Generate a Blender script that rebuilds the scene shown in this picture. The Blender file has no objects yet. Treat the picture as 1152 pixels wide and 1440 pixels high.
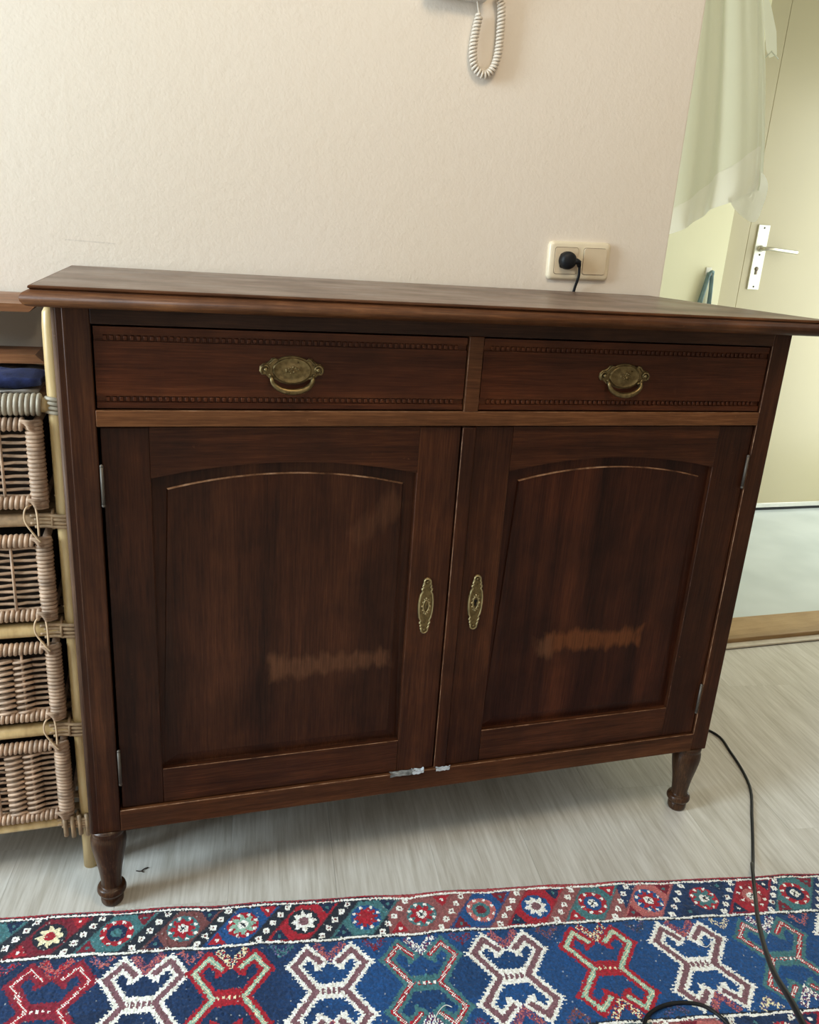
import bpy, bmesh, math, random
import numpy as np
from mathutils import Matrix, Vector
random.seed(7)
PI = math.pi
scn = bpy.context.scene
COL = scn.collection

# ------------------------------------------------------------------ camera
CAM = (0.13720, -1.17446, 1.11542)
YAW, PITCH, ROLL, FPX = -0.3130, -0.3217, 0.0671, 1125.3452
def cam_axes(y, p, r):
    cy, sy, cp, sp = math.cos(y), math.sin(y), math.cos(p), math.sin(p)
    fw = Vector((-sy*cp, cy*cp, sp)); rt = Vector((cy, sy, 0)); up = rt.cross(fw)
    cr, sr = math.cos(r), math.sin(r)
    return cr*rt + sr*up, -sr*rt + cr*up, fw
rt, up, fw = cam_axes(YAW, PITCH, ROLL)
cd = bpy.data.cameras.new('camera'); cam = bpy.data.objects.new('camera', cd); COL.objects.link(cam)
M = Matrix((rt, up, -fw)).transposed().to_4x4(); M.translation = Vector(CAM)
cam.matrix_world = M
cd.sensor_fit = 'VERTICAL'; cd.sensor_height = 36; cd.sensor_width = 28.8
cd.lens = 36*FPX/1440; cd.clip_start = 0.02
scn.camera = cam

# ------------------------------------------------------------------ world, lights, exposure
w = bpy.data.worlds.new('world'); scn.world = w; w.use_nodes = True
bg = w.node_tree.nodes['Background']; bg.inputs[0].default_value = (0.75, 0.87, 1.0, 1); bg.inputs[1].default_value = 0.12
def area(name, loc, target, sx, sy, power, col, spread=180):
    l = bpy.data.lights.new(name, 'AREA'); l.shape = 'RECTANGLE'; l.size = sx; l.size_y = sy
    l.energy = power; l.color = col; l.spread = math.radians(spread)
    o = bpy.data.objects.new(name, l); COL.objects.link(o); o.location = loc
    o.rotation_euler = (Vector(target)-Vector(loc)).to_track_quat('-Z', 'Y').to_euler()
    return o
area('window_daylight', (-2.60, -0.42, 1.60), (0, -0.42, 0.9), 0.95, 1.6, 120, (0.74, 0.90, 1.0))
area('rear_window_daylight', (0.9, -3.42, 1.6), (0.9, 0, 0.9), 1.8, 1.3, 8, (1.0, 0.90, 0.78))  # added soft fill from behind the camera, brightens the cabinet front
area('hall_window_daylight', (3.60, 1.2, 1.05), (2.0, 1.30, 0.8), 0.9, 1.9, 25, (0.94, 1.0, 0.96))
area('ceiling_lamp', (0.75, -0.9, 2.5), (0.9, -0.3, 0), 0.5, 0.5, 13, (1.0, 0.77, 0.50))  # added warm fill from overhead, no fitting there
scn.view_settings.view_transform = 'Standard'; scn.view_settings.look = 'None'
scn.view_settings.exposure = 0.14; scn.view_settings.gamma = 1.0
scn.view_settings.use_curve_mapping = False

# ------------------------------------------------------------------ node helpers
class NT:
    def __init__(s, name, rough=0.5, metal=0.0, coat=0.0, spec=0.5):
        s.m = bpy.data.materials.new(name); s.m.use_nodes = True
        s.t = s.m.node_tree; s.n = s.t.nodes; s.l = s.t.links
        s.b = s.n['Principled BSDF']
        s.b.inputs['Roughness'].default_value = rough; s.b.inputs['Metallic'].default_value = metal
        s.b.inputs['Coat Weight'].default_value = coat; s.b.inputs['Coat Roughness'].default_value = 0.25
        s.b.inputs['Specular IOR Level'].default_value = spec
        s.tc = s.n.new('ShaderNodeTexCoord')
    def put(s, sock, v):
        if hasattr(v, 'is_output') or isinstance(v, bpy.types.NodeSocket): s.l.new(v, sock)
        elif isinstance(v, tuple) and len(v) == 3 and sock.type == 'RGBA': sock.default_value = (*v, 1)
        else: sock.default_value = v
    def mapping(s, scale=(1, 1, 1), loc=(0, 0, 0), rot=(0, 0, 0), src=None):
        k = s.n.new('ShaderNodeMapping'); k.inputs['Scale'].default_value = scale
        k.inputs['Location'].default_value = loc; k.inputs['Rotation'].default_value = rot
        s.l.new(src or s.tc.outputs['Object'], k.inputs['Vector']); return k.outputs[0]
    def noise(s, vec, scale, detail=4, rough=0.55, dist=0.0):
        k = s.n.new('ShaderNodeTexNoise'); k.inputs['Scale'].default_value = scale
        k.inputs['Detail'].default_value = detail; k.inputs['Roughness'].default_value = rough
        k.inputs['Distortion'].default_value = dist
        s.l.new(vec, k.inputs['Vector']); return k.outputs['Fac']
    def ramp(s, f, stops, interp='LINEAR'):
        k = s.n.new('ShaderNodeValToRGB'); k.color_ramp.interpolation = interp
        e = k.color_ramp.elements
        while len(e) < len(stops): e.new(0.5)
        for q, (p, c) in zip(e, stops):
            q.position = p; q.color = (*c, 1) if isinstance(c, tuple) else (c, c, c, 1)
        s.l.new(f, k.inputs[0]); return k.outputs[0]
    def math(s, op, a, b=0.0, c=0.0):
        k = s.n.new('ShaderNodeMath'); k.operation = op
        for i, v in enumerate((a, b, c)):
            if i < len(k.inputs): s.put(k.inputs[i], v)
        return k.outputs[0]
    def mix(s, f, a, b, blend='MIX'):
        k = s.n.new('ShaderNodeMix'); k.data_type = 'RGBA'; k.blend_type = blend
        s.put(k.inputs[0], f); s.put(k.inputs[6], a); s.put(k.inputs[7], b); return k.outputs[2]
    def bump(s, h, strength=0.3, dist=0.002):
        k = s.n.new('ShaderNodeBump'); k.inputs['Strength'].default_value = strength
        k.inputs['Distance'].default_value = dist; s.l.new(h, k.inputs['Height'])
        s.l.new(k.outputs[0], s.b.inputs['Normal'])
    def color(s, c): s.put(s.b.inputs['Base Color'], c); return s.m
    def sep(s, v=None):
        k = s.n.new('ShaderNodeSeparateXYZ'); s.l.new(v or s.tc.outputs['Object'], k.inputs[0]); return k.outputs
    def box_mask(s, a, b, ca, cb, ha, hb, ang=0.0, soft=0.006, wob=0.045):
        """stain mask around (ca,cb) of half size (ha,hb) turned by ang, ragged edge"""
        nz = s.math('MULTIPLY', s.math('SUBTRACT', s.noise(s.mapping((60, 60, 14)), 1.0, 3), 0.5), wob)
        da = s.math('SUBTRACT', a, ca); db = s.math('SUBTRACT', b, cb)
        u = s.math('ADD', s.math('MULTIPLY', da, math.cos(ang)), s.math('MULTIPLY', db, math.sin(ang)))
        v = s.math('SUBTRACT', s.math('MULTIPLY', db, math.cos(ang)), s.math('MULTIPLY', da, math.sin(ang)))
        u = s.math('SUBTRACT', s.math('ABSOLUTE', u), ha); v = s.math('SUBTRACT', s.math('ABSOLUTE', v), hb)
        d = s.math('ADD', s.math('MAXIMUM', u, v), nz)
        k = s.n.new('ShaderNodeMapRange'); k.inputs[1].default_value = soft; k.inputs[2].default_value = -soft
        s.l.new(d, k.inputs[0]); return k.outputs[0]

def plain(name, col, rough=0.5, metal=0.0, var=0.12, scale=30, bump=0.0, bscale=200, coat=0.0, spec=0.5):
    s = NT(name, rough, metal, coat, spec)
    n = s.noise(s.mapping(), scale, 3)
    c = s.ramp(n, [(0.25, tuple(x*(1-var) for x in col)), (0.75, tuple(min(1, x*(1+var)) for x in col))])
    if bump: s.bump(s.noise(s.mapping(), bscale, 3), bump, 0.001)
    return s.color(c)

def wood(name, axis, dark, mid, light, rough=0.4, scuff=0.5, stains=(), coat=0.05, grain=1.0, seed=0.0, dirt=0.5):
    """oiled oak: long grain along axis, broad tone drift, rubbed spots, optional stains (cx,cz,hx,hz,ang,colour,amount)"""
    s = NT(name, rough, 0, coat, 0.15)
    sc = [55, 55, 55]; sc[axis] = 2.2
    fine = s.noise(s.mapping(tuple(sc), (seed, seed, seed)), 6.5*grain, 6, 0.72)
    broad = s.noise(s.mapping(tuple(x*0.16 for x in sc), (seed+3, seed, seed)), 1.6, 3, 0.6, 0.6)
    f = s.math('ADD', s.math('MULTIPLY', fine, 0.50), s.math('MULTIPLY', broad, 0.55))
    c = s.ramp(f, [(0.36, dark), (0.53, mid), (0.72, light)])
    blot = s.ramp(s.noise(s.mapping((1, 1, 1), (seed, 5, 2)), 7.0, 4, 0.6), [(0.38, 0.0), (0.66, 1.0)])
    c = s.mix(s.math('MULTIPLY', blot, dirt), c, tuple(x*0.55 for x in dark))
    wear = s.ramp(s.noise(s.mapping((1, 1, 1), (9, seed, 1)), 85.0, 5, 0.7), [(0.66, 0.0), (0.76, 1.0)])
    zone = s.ramp(s.noise(s.mapping((1, 1, 1), (2, seed, 7)), 5.0, 2), [(0.5, 0.0), (0.7, 1.0)])
    c = s.mix(s.math('MULTIPLY', s.math('MULTIPLY', wear, zone), scuff), c, tuple(min(1, x*2.4+0.02) for x in light))
    if stains:
        xyz = s.sep()
        for cx, cz, hx, hz, ang, col, am in stains:
            m = s.box_mask(xyz[0], xyz[2], cx, cz, hx, hz, ang)
            m = s.math('MULTIPLY', m, s.ramp(s.math('MULTIPLY', fine, am), [(0.30, 0.25), (0.55, 0.95)]))
            c = s.mix(m, c, col)
    s.bump(fine, 0.12, 0.001)
    r = s.ramp(blot, [(0.0, rough-0.07), (1.0, rough+0.1)]); s.l.new(r, s.b.inputs['Roughness'])
    return s.color(c)

D1, M1, L1 = (0.0110, 0.0034, 0.0018), (0.047, 0.0142, 0.0058), (0.120, 0.040, 0.0150)
W = {}
W['post'] = wood('wood_post', 2, (0.013, .0045, .0024), (0.050, .0165, .0070), (0.120, .044, .0175), seed=1)
W['rail'] = wood('wood_rail', 0, (0.020, .0070, .003), (0.085, .030, .0115), (0.18, .072, .027), seed=2, dirt=.35)
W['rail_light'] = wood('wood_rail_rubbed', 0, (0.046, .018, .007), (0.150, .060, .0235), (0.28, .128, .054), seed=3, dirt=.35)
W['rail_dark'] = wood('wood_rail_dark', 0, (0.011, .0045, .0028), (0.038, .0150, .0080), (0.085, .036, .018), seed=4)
W['drawer'] = wood('wood_drawer', 0, (0.017, .0046, .0020), (0.066, .0180, .0068), (0.135, .043, .0155), seed=5, dirt=.45)
W['door_v'] = wood('wood_door_upright', 2, D1, M1, L1, seed=6)
W['door_h'] = wood('wood_door_cross', 0, D1, M1, L1, seed=7)
sc1 = (0.105, .044, .021)
W['panel_l'] = wood('wood_panel_left', 2, (0.0110, .0035, .0019), (0.043, .0132, .0056), (0.100, .034, .0135), seed=8, scuff=.3,
    stains=[(0.402, 0.432, .100, .016, 0.02, sc1, .9), (0.310, 0.432, .012, .024, 0.0, sc1, .9), (0.468, 0.690, .050, .019, 0.80, sc1, .6)])
W['panel_r'] = wood('wood_panel_right', 2, (0.0100, .0029, .0018), (0.037, .0102, .0049), (0.092, .0265, .0105), seed=9, scuff=.3,
    stains=[(0.900, 0.432, .100, .017, -0.02, (0.13, .043, .014), 1.0), (0.80, 0.425, .014, .020, 0.1, sc1, .9)])
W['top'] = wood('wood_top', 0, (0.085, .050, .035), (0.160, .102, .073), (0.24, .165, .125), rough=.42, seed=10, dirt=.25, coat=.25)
W['mould'] = wood('wood_moulding', 0, (0.028, .010, .0045), (0.105, .038, .0135), (0.26, .108, .040), seed=11, dirt=.6, rough=.52)
W['leg'] = wood('wood_leg', 2, (0.014, .0055, .0032), (0.052, .0215, .0095), (0.17, .083, .032), seed=12, rough=.36, coat=.25, scuff=.9)
W['bead'] = wood('wood_corner_bead', 2, (0.030, .015, .010), (0.085, .043, .026), (0.17, .100, .064), seed=13, scuff=1.0, rough=.5, coat=0)
def worn_lit(name, a, b, c_):
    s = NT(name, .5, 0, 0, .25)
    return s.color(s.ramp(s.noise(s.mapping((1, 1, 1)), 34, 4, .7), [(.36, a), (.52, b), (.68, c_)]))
W['worn'] = worn_lit('worn_wood_edge', (.05, .020, .010), (.22, .115, .06), (.42, .26, .165))  # edge wear plus caught light painted into the pale tone
W['worn_soft'] = worn_lit('faintly_worn_edge', (.022, .008, .005), (.055, .022, .012), (.17, .085, .045))
W['inside'] = plain('dark_cabinet_inside', (0.012, 0.007, 0.005), 0.9)
W['brass'] = None
def brass():
    s = NT('aged_brass', 0.34, 0.9)
    n = s.noise(s.mapping(), 140, 4)
    s.l.new(s.ramp(n, [(0.3, 0.26), (0.7, 0.5)]), s.b.inputs['Roughness'])
    s.bump(n, 0.15, 0.0006)
    return s.color(s.ramp(n, [(0.3, (0.10, 0.070, 0.030)), (0.7, (0.25, 0.185, 0.085))]))
BRASS = brass()
BRASSHI = plain('rubbed_brass_rim', (0.42, .34, .18), .3, .9, var=.3, scale=90)  # brighter brass paints the highlight on raised rims and beads
STEEL = plain('dull_hinge_steel', (0.11, 0.095, 0.08), 0.5, 0.6)
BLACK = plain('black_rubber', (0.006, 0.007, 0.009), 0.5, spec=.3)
KEYH = plain('keyhole_black', (0.002, 0.002, 0.002), 0.9)

# ------------------------------------------------------------------ mesh helpers
class MB:
    def __init__(s): s.v = []; s.f = []; s.mi = []; s.sm = []
    def add(s, v, f, mi=0, smooth=True):
        o = len(s.v); s.v += [tuple(x) for x in v]
        for q in f: s.f.append(tuple(i+o for i in q)); s.mi.append(mi); s.sm.append(smooth)
    def box(s, a, b, mi=0):
        x0, y0, z0 = a; x1, y1, z1 = b
        s.add([(x0,y0,z0),(x1,y0,z0),(x1,y1,z0),(x0,y1,z0),(x0,y0,z1),(x1,y0,z1),(x1,y1,z1),(x0,y1,z1)],
              [(0,3,2,1),(4,5,6,7),(0,1,5,4),(1,2,6,5),(2,3,7,6),(3,0,4,7)], mi, False)
    def bbox(s, a, b, bev=0.001, seg=2, mi=0, edge_mi=None, dirs='TLRB'):
        bm = bmesh.new(); t = MB(); t.box(a, b)
        vs = [bm.verts.new(v) for v in t.v]
        for f in t.f: bm.faces.new([vs[i] for i in f])
        r = bmesh.ops.bevel(bm, geom=list(bm.edges), offset=bev, segments=seg, profile=.6, affect='EDGES')
        bf = set(r['faces']); bm.verts.index_update(); bm.normal_update()
        V = [tuple(v.co) for v in bm.verts]; base = len(s.v); s.v += V
        for f in bm.faces:
            s.f.append(tuple(v.index+base for v in f.verts))
            n = f.normal; nf = [abs(q) for q in n]
            on = f in bf and n.y < -.2 and (('T' in dirs and n.z > .3) or ('B' in dirs and n.z < -.3) or ('L' in dirs and n.x < -.3) or ('R' in dirs and n.x > .3))
            s.mi.append(edge_mi if (edge_mi is not None and on) else mi); s.sm.append(f in bf)
        bm.free()
    def tube(s, pts, r, seg=8, mi=0, closed=False, caps=True, flat=1.0):
        P = [Vector(p) for p in pts]; n = len(P)
        R = r if isinstance(r, (list, tuple)) else [r]*n
        T = []
        for i in range(n):
            a = P[(i-1) % n] if (closed or i > 0) else P[i]
            b = P[(i+1) % n] if (closed or i < n-1) else P[i]
            T.append((b-a).normalized())
        u = T[0].orthogonal().normalized(); V = []
        for i in range(n):
            u = (u - T[i]*u.dot(T[i]));
            u = u.normalized() if u.length > 1e-6 else T[i].orthogonal().normalized()
            q = T[i].cross(u)
            for k in range(seg):
                a = 2*PI*k/seg
                V.append(P[i] + u*(math.cos(a)*R[i]) + q*(math.sin(a)*R[i]*flat))
        F = []
        m = n if closed else n-1
        for i in range(m):
            j = (i+1) % n
            for k in range(seg):
                k2 = (k+1) % seg
                F.append((i*seg+k, i*seg+k2, j*seg+k2, j*seg+k))
        if caps and not closed:
            F.append(tuple(range(seg))[::-1]); F.append(tuple((n-1)*seg+k for k in range(seg)))
        s.add(V, F, mi, True)
    def lathe(s, prof, c=(0, 0, 0), seg=28, mi=0):
        V = []; F = []
        for r, z in prof:
            for k in range(seg):
                a = 2*PI*k/seg; V.append((c[0]+r*math.cos(a), c[1]+r*math.sin(a), c[2]+z))
        for i in range(len(prof)-1):
            for k in range(seg):
                k2 = (k+1) % seg
                F.append((i*seg+k, i*seg+k2, (i+1)*seg+k2, (i+1)*seg+k))
        F.append(tuple(range(seg))[::-1]); F.append(tuple((len(prof)-1)*seg+k for k in range(seg)))
        s.add(V, F, mi, True)
    def ball(s, c, r, n=8, m=6, sc=(1, 1, 1), mi=0):
        V = [(c[0], c[1], c[2]-r*sc[2])]; F = []
        for i in range(1, m):
            t = PI*i/m
            for k in range(n):
                a = 2*PI*k/n
                V.append((c[0]+r*sc[0]*math.sin(t)*math.cos(a), c[1]+r*sc[1]*math.sin(t)*math.sin(a), c[2]-r*sc[2]*math.cos(t)))
        V.append((c[0], c[1], c[2]+r*sc[2])); e = len(V)-1
        for k in range(n):
            k2 = (k+1) % n
            F.append((0, 1+k2, 1+k)); F.append((e, e-n+k, e-n+k2))
            for i in range(m-2): F.append((1+i*n+k, 1+i*n+k2, 1+(i+1)*n+k2, 1+(i+1)*n+k))
        s.add(V, F, mi, True)
    def prism(s, outline, y0, y1, mi=0, edge=None, inset=0.0):
        """outline of (x,z) extruded from y0 (front) to y1; optional chamfer ring of width inset at the front"""
        n = len(outline); o = outline
        rings = []
        if inset:
            cx = sum(p[0] for p in o)/n; cz = sum(p[1] for p in o)/n
            ins = []
            for i in range(n):
                a = Vector((o[i-1][0], o[i-1][1])); b = Vector(o[i]); c = Vector(o[(i+1) % n])
                d1 = (b-a).normalized(); d2 = (c-b).normalized(); nn = Vector((-(d1+d2).y, (d1+d2).x))
                nn = nn.normalized() if nn.length > 1e-6 else Vector((-d1.y, d1.x))
                if nn.dot(Vector((cx, cz))-b) < 0 and area_sign(o) > 0: pass
                if area_sign(o) < 0: nn = -nn
                ins.append((b.x+nn.x*inset, b.y+nn.y*inset))
            rings.append([(x, y0, z) for x, z in ins]); rings.append([(x, y0+abs(inset)*0.8, z) for x, z in o])
        else: rings.append([(x, y0, z) for x, z in o])
        rings.append([(x, y1, z) for x, z in o])
        V = [p for r_ in rings for p in r_]; b0 = len(s.v); s.v += V
        fl = area_sign(o) < 0
        def ff(q, m_, sm_):
            if fl: q = q[::-1]
            s.f.append(tuple(i+b0 for i in q)); s.mi.append(m_); s.sm.append(sm_)
        ff(tuple(range(n)), mi, False)
        for r_ in range(len(rings)-1):
            for i in range(n):
                j = (i+1) % n
                ff((r_*n+j, r_*n+i, (r_+1)*n+i, (r_+1)*n+j), edge if (edge is not None and inset and r_ == 0) else mi, False)
        ff(tuple((len(rings)-1)*n+i for i in range(n))[::-1], mi, False)
    def build(s, name, mats, parent=None, loc=None):
        me = bpy.data.meshes.new(name); me.from_pydata([tuple(v) for v in s.v], [], s.f)
        for m in (mats if isinstance(mats, (list, tuple)) else [mats]): me.materials.append(m)
        me.polygons.foreach_set('material_index', s.mi); me.polygons.foreach_set('use_smooth', s.sm)
        me.update()
        o = bpy.data.objects.new(name, me); COL.objects.link(o)
        if parent: o.parent = parent
        if loc: o.location = loc
        return o
def area_sign(o):
    return sum(o[i-1][0]*o[i][1]-o[i][0]*o[i-1][1] for i in range(len(o)))
def thing(name, label, cat, loc=(0, 0, 0), group=None):
    o = bpy.data.objects.new(name, None); COL.objects.link(o); o.location = loc
    o.empty_display_size = .05
    o['label'] = label; o['category'] = cat
    if group: o['group'] = group
    return o
def tag(o, label, cat, group=None):
    o['label'] = label; o['category'] = cat
    if group: o['group'] = group
    return o
def struct(o, label=None):
    o['kind'] = 'structure'
    if label: o['label'] = label
    return o
def spline(pts, n=8):
    """Catmull-Rom through pts"""
    P = [Vector(p) for p in pts]; out = []
    for i in range(len(P)-1):
        a = P[max(i-1, 0)]; b = P[i]; c = P[i+1]; d = P[min(i+2, len(P)-1)]
        for k in range(n):
            t = k/n
            out.append(0.5*((2*b)+(c-a)*t+(2*a-5*b+4*c-d)*t*t+(3*b-3*c+d-a)*t**3))
    out.append(P[-1]); return out

# ------------------------------------------------------------------ room materials
def wall_mat():
    s = NT('painted_plaster_wall', 0.62)
    a = s.noise(s.mapping(), 1.1, 2)
    c = s.ramp(a, [(0.35, (0.80, 0.715, 0.61)), (0.65, (0.81, 0.735, 0.655))])
    # two thin scratch marks low on the left
    xyz = s.sep()
    m = s.box_mask(xyz[0], xyz[2], 0.018, 1.082, .045, .0008, -0.02, .0012, .002)
    c = s.mix(s.math('MULTIPLY', m, 0.35), c, (0.35, 0.30, 0.27))
    n1 = s.noise(s.mapping(), 170, 3, .6); n2 = s.noise(s.mapping(), 45, 2)
    s.bump(s.math('ADD', n1, s.math('MULTIPLY', n2, 1.4)), 0.30, 0.0016)
    return s.color(c)
WALL = wall_mat()
def paint(name, c1, c2, sc=2.0, rough=.55, b=.1):
    s = NT(name, rough); s.bump(s.noise(s.mapping(), 120, 2), b, .0008)
    return s.color(s.ramp(s.noise(s.mapping(), sc, 2), [(0.35, c1), (0.65, c2)]))
WALLD = paint('warm_beige_wall', (0.46, 0.38, 0.30), (0.50, 0.42, 0.34))
HALLW = paint('pale_yellow_green_wall', (0.78, 0.77, 0.54), (0.81, 0.80, 0.58))
DOORP = paint('cream_yellow_door_paint', (0.41, 0.37, 0.245), (0.44, 0.40, 0.265), 1.5, .4, .04)
WHITEP = plain('white_ceiling_paint', (0.80, 0.78, 0.74), .8, var=.03)
def plank_mat():
    s = NT('pale_oak_laminate', 0.33, 0, 0.1)
    oi = s.n.new('ShaderNodeObjectInfo')
    off = s.n.new('ShaderNodeVectorMath'); off.operation = 'ADD'
    cmb = s.n.new('ShaderNodeCombineXYZ')
    s.l.new(s.math('MULTIPLY', oi.outputs['Random'], 7.0), cmb.inputs[0]); s.l.new(s.math('MULTIPLY', oi.outputs['Random'], 23.0), cmb.inputs[1])
    s.l.new(s.tc.outputs['Object'], off.inputs[0]); s.l.new(cmb.outputs[0], off.inputs[1])
    v = s.mapping((50, 2.6, 50), src=off.outputs[0])
    fine = s.noise(v, 3.0, 5, .65, .4)
    v2 = s.mapping((11, 1.3, 11), src=off.outputs[0]); br = s.noise(v2, 1.6, 3, .6, 1.2)
    f = s.math('ADD', s.math('MULTIPLY', fine, .55), s.math('MULTIPLY', br, .45))
    c = s.ramp(f, [(0.34, (0.40, 0.37, 0.315)), (0.5, (0.54, 0.515, 0.465)), (0.66, (0.67, 0.65, 0.605))])
    c = s.mix(s.math('MULTIPLY', oi.outputs['Random'], 0.05), c, (0.42, 0.37, 0.30))
    s.bump(fine, .05, .0006)
    return s.color(c)
PLANK = plank_mat()
LINO = paint('grey_blue_hall_linoleum', (0.46, 0.52, 0.53), (0.54, 0.60, 0.61), 4, .35, .03)
OAKSILL = wood('oak_threshold', 0, (0.24, .150, .07), (0.40, .26, .125), (0.52, .36, .19), seed=20, rough=.4, dirt=.15)
ALU = plain('brushed_aluminium', (0.62, 0.62, 0.58), .35, .7, var=.06)

# ------------------------------------------------------------------ room shell
X0, X1, Y0, YB, YB2, H = -2.7, 3.3, -3.5, 0.549, 0.65, 2.6
XE = 1.288
fb = MB(); fb.box((X0-.1, Y0-.1, -.06), (X1+.5, 1.95, -.0042)); floor = struct(fb.build('floor', plain('dark_underlay', (.20, .18, .15), .9)))
wb = MB(); wb.bbox((X0, YB, 0), (XE, YB2, H), .004, 3); struct(wb.build('wall_back', WALL))
wl = MB()
wl.box((X0-.1, Y0, 0), (X0, -1.35, H)); wl.box((X0-.1, 0.10, 0), (X0, YB2, H)); wl.box((X0-.1, -1.35, 2.42), (X0, .10, H)); wl.box((X0-.1, -1.35, 0), (X0, .10, .06))
struct(wl.build('wall_left', WALL))
wr = MB(); wr.box((X1, Y0, 0), (X1+.1, YB, H)); struct(wr.build('wall_right', WALLD))
wf = MB(); wf.box((X0, Y0-.1, 0), (-.1, Y0, H)); wf.box((1.9, Y0-.1, 0), (X1+.1, Y0, H)); wf.box((-.1, Y0-.1, 0), (1.9, Y0, .9)); wf.box((-.1, Y0-.1, 2.3), (1.9, Y0, H))
struct(wf.build('wall_front', WALLD))
wr2 = MB(); wr2.bbox((2.55, YB, 0), (X1+.5, YB2, H), .004, 2); struct(wr2.build('wall_back', WALL))
ln = MB(); ln.box((XE, YB, 2.15), (2.55, YB2, H)); struct(ln.build('wall_back', WALL))
cl = MB(); cl.box((X0-.1, Y0-.1, H), (X1+.5, 2.0, H+.1)); struct(cl.build('ceiling', WHITEP))
# glazed door opening frame in the left wall (outside the picture, lets the daylight in)
wn = MB()
for a, b in (((X0-.06, -1.35, .06), (X0-.02, -1.29, 2.42)), ((X0-.06, .04, .06), (X0-.02, .10, 2.42)), ((X0-.06, -1.29, 2.36), (X0-.02, .04, 2.42)), ((X0-.06, -1.29, .06), (X0-.02, .04, .12))):
    wn.bbox(a, b, .004)
struct(wn.build('window_1', WHITEP))
wn = MB()
for a, b in (((-.1, Y0-.06, .9), (-.04, Y0-.02, 2.3)), ((1.84, Y0-.06, .9), (1.9, Y0-.02, 2.3)), ((-.04, Y0-.06, .9), (1.84, Y0-.02, .96)), ((-.04, Y0-.06, 2.24), (1.84, Y0-.02, 2.3))):
    wn.bbox(a, b, .004)
struct(wn.build('window_2', WHITEP))

# floor planks, clipped to the room
def clip(poly, axis, val, keep_less):
    out = []
    for i in range(len(poly)):
        a, b = poly[i-1], poly[i]
        ia = (a[axis] <= val) == keep_less; ib = (b[axis] <= val) == keep_less
        if ia != ib:
            t = (val-a[axis])/(b[axis]-a[axis]); out.append((a[0]+(b[0]-a[0])*t, a[1]+(b[1]-a[1])*t))
        if ib: out.append(b)
    return out
PA = math.radians(-7.2); pw, pl = 0.192, 1.285
ca, sa = math.cos(PA), math.sin(PA)
nplank = 0
for i in range(-17, 22):
    sh = (i*0.437) % 1.0*pl
    for j in range(-4, 3):
        a0, b0 = i*pw+.03, j*pl+sh
        q = [(a0+.0004, b0+.0001), (a0+pw-.0001, b0+.0001), (a0+pw-.0001, b0+pl-.0001), (a0+.0001, b0+pl-.0001)]
        q = [(x*ca-y*sa, x*sa+y*ca) for x, y in q]
        cx, cy = (a0+pw/2)*ca-(b0+pl/2)*sa, (a0+pw/2)*sa+(b0+pl/2)*ca
        inside = all(XE+.001 < x < 2.548 for x, y in q)
        regs = [(X0+.002, X1-.002, Y0+.002, .6265)] if inside else [(X0+.002, X1-.002, Y0+.002, YB-.001), (XE+.001, 2.548, YB-.001, .6265)]
        for ra, rb_, rc, rd_ in regs:
            p = q
            for ax, v, k in ((0, ra, False), (0, rb_, True), (1, rc, False), (1, rd_, True)):
                if p: p = clip(p, ax, v, k)
            if len(p) < 3: continue
            if abs(sum(p[k-1][0]*p[k][1]-p[k][0]*p[k-1][1] for k in range(len(p)))) < .0004: continue
            loc = [((x-cx)*ca+(y-cy)*sa, -(x-cx)*sa+(y-cy)*ca) for x, y in p]
            n = len(loc); m = MB()
            m.add([(x, y, -.004) for x, y in loc]+[(x, y, 0) for x, y in loc],
                  [tuple(range(n, 2*n)), tuple(range(n))[::-1]]+[(k, (k+1) % n, n+(k+1) % n, n+k) for k in range(n)], 0, False)
            o = m.build('plank', PLANK, floor, (cx, cy, 0)); o.rotation_euler = (0, 0, PA); nplank += 1

# ------------------------------------------------------------------ hall beyond the opening
hf = MB(); hf.box((XE-.6, .792, -.0042), (X1+.45, 1.90, 0)); struct(hf.build('floor', LINO), 'grey blue linoleum floor of the hall')
hw = MB(); hw.box((XE-.6, 1.80, 0), (2.41, 1.95, H)); struct(hw.build('wall_hall', HALLW), 'pale yellow green hall wall')
hw = MB(); hw.box((XE-.7, YB2, 0), (XE-.6, 1.95, H)); struct(hw.build('wall_hall', HALLW))
hw = MB(); hw.box((X1+.45, YB2, 0), (X1+.55, 1.95, H)); struct(hw.build('wall_hall', HALLW))
th = MB(); th.bbox((XE, .655, 0), (2.55, .790, .020), .004, 3); struct(th.build('trim_1', OAKSILL), 'oak threshold board between the rooms')
th = MB(); th.bbox((XE, .628, 0), (2.55, .655, .0075), .003, 3); struct(th.build('trim_2', plain('pale_threshold_strip', (.56, .50, .40), .4)), 'pale metal edging strip in front of the oak threshold')
fr = MB(); fr.bbox((2.41, 1.858, 0), (2.547, 1.95, 2.25), .003); struct(fr.build('trim_3', DOORP), 'cream door frame beside the hall door')
ft = MB(); ft.box((2.547, 1.858, 2.15), (3.75, 1.95, H)); ft.box((3.5, 1.858, 0), (3.75, 1.95, 2.15)); struct(ft.build('wall_hall', HALLW))
dm = MB(); dm.bbox((2.5505, 1.862, .010), (3.495, 1.902, 2.145), .0025); door1 = struct(dm.build('door_1', DOORP), 'cream yellow flat hall door with lever handle')
rb = MB(); rb.bbox((2.552, 1.856, .0005), (3.494, 1.864, .0135), .001); rb.build('door_seal', BLACK, door1)  # black strip painting the dark gap under the door
ds = MB(); ds.bbox((2.555, 1.854, .0140), (3.49, 1.8625, .036), .0015); 
for k in range(5): ds.ball((2.66+k*.18, 1.855, .024), .003, 8, 4)
ds.build('door_strip', ALU, door1)['label'] = 'aluminium strip along the door bottom'
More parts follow.
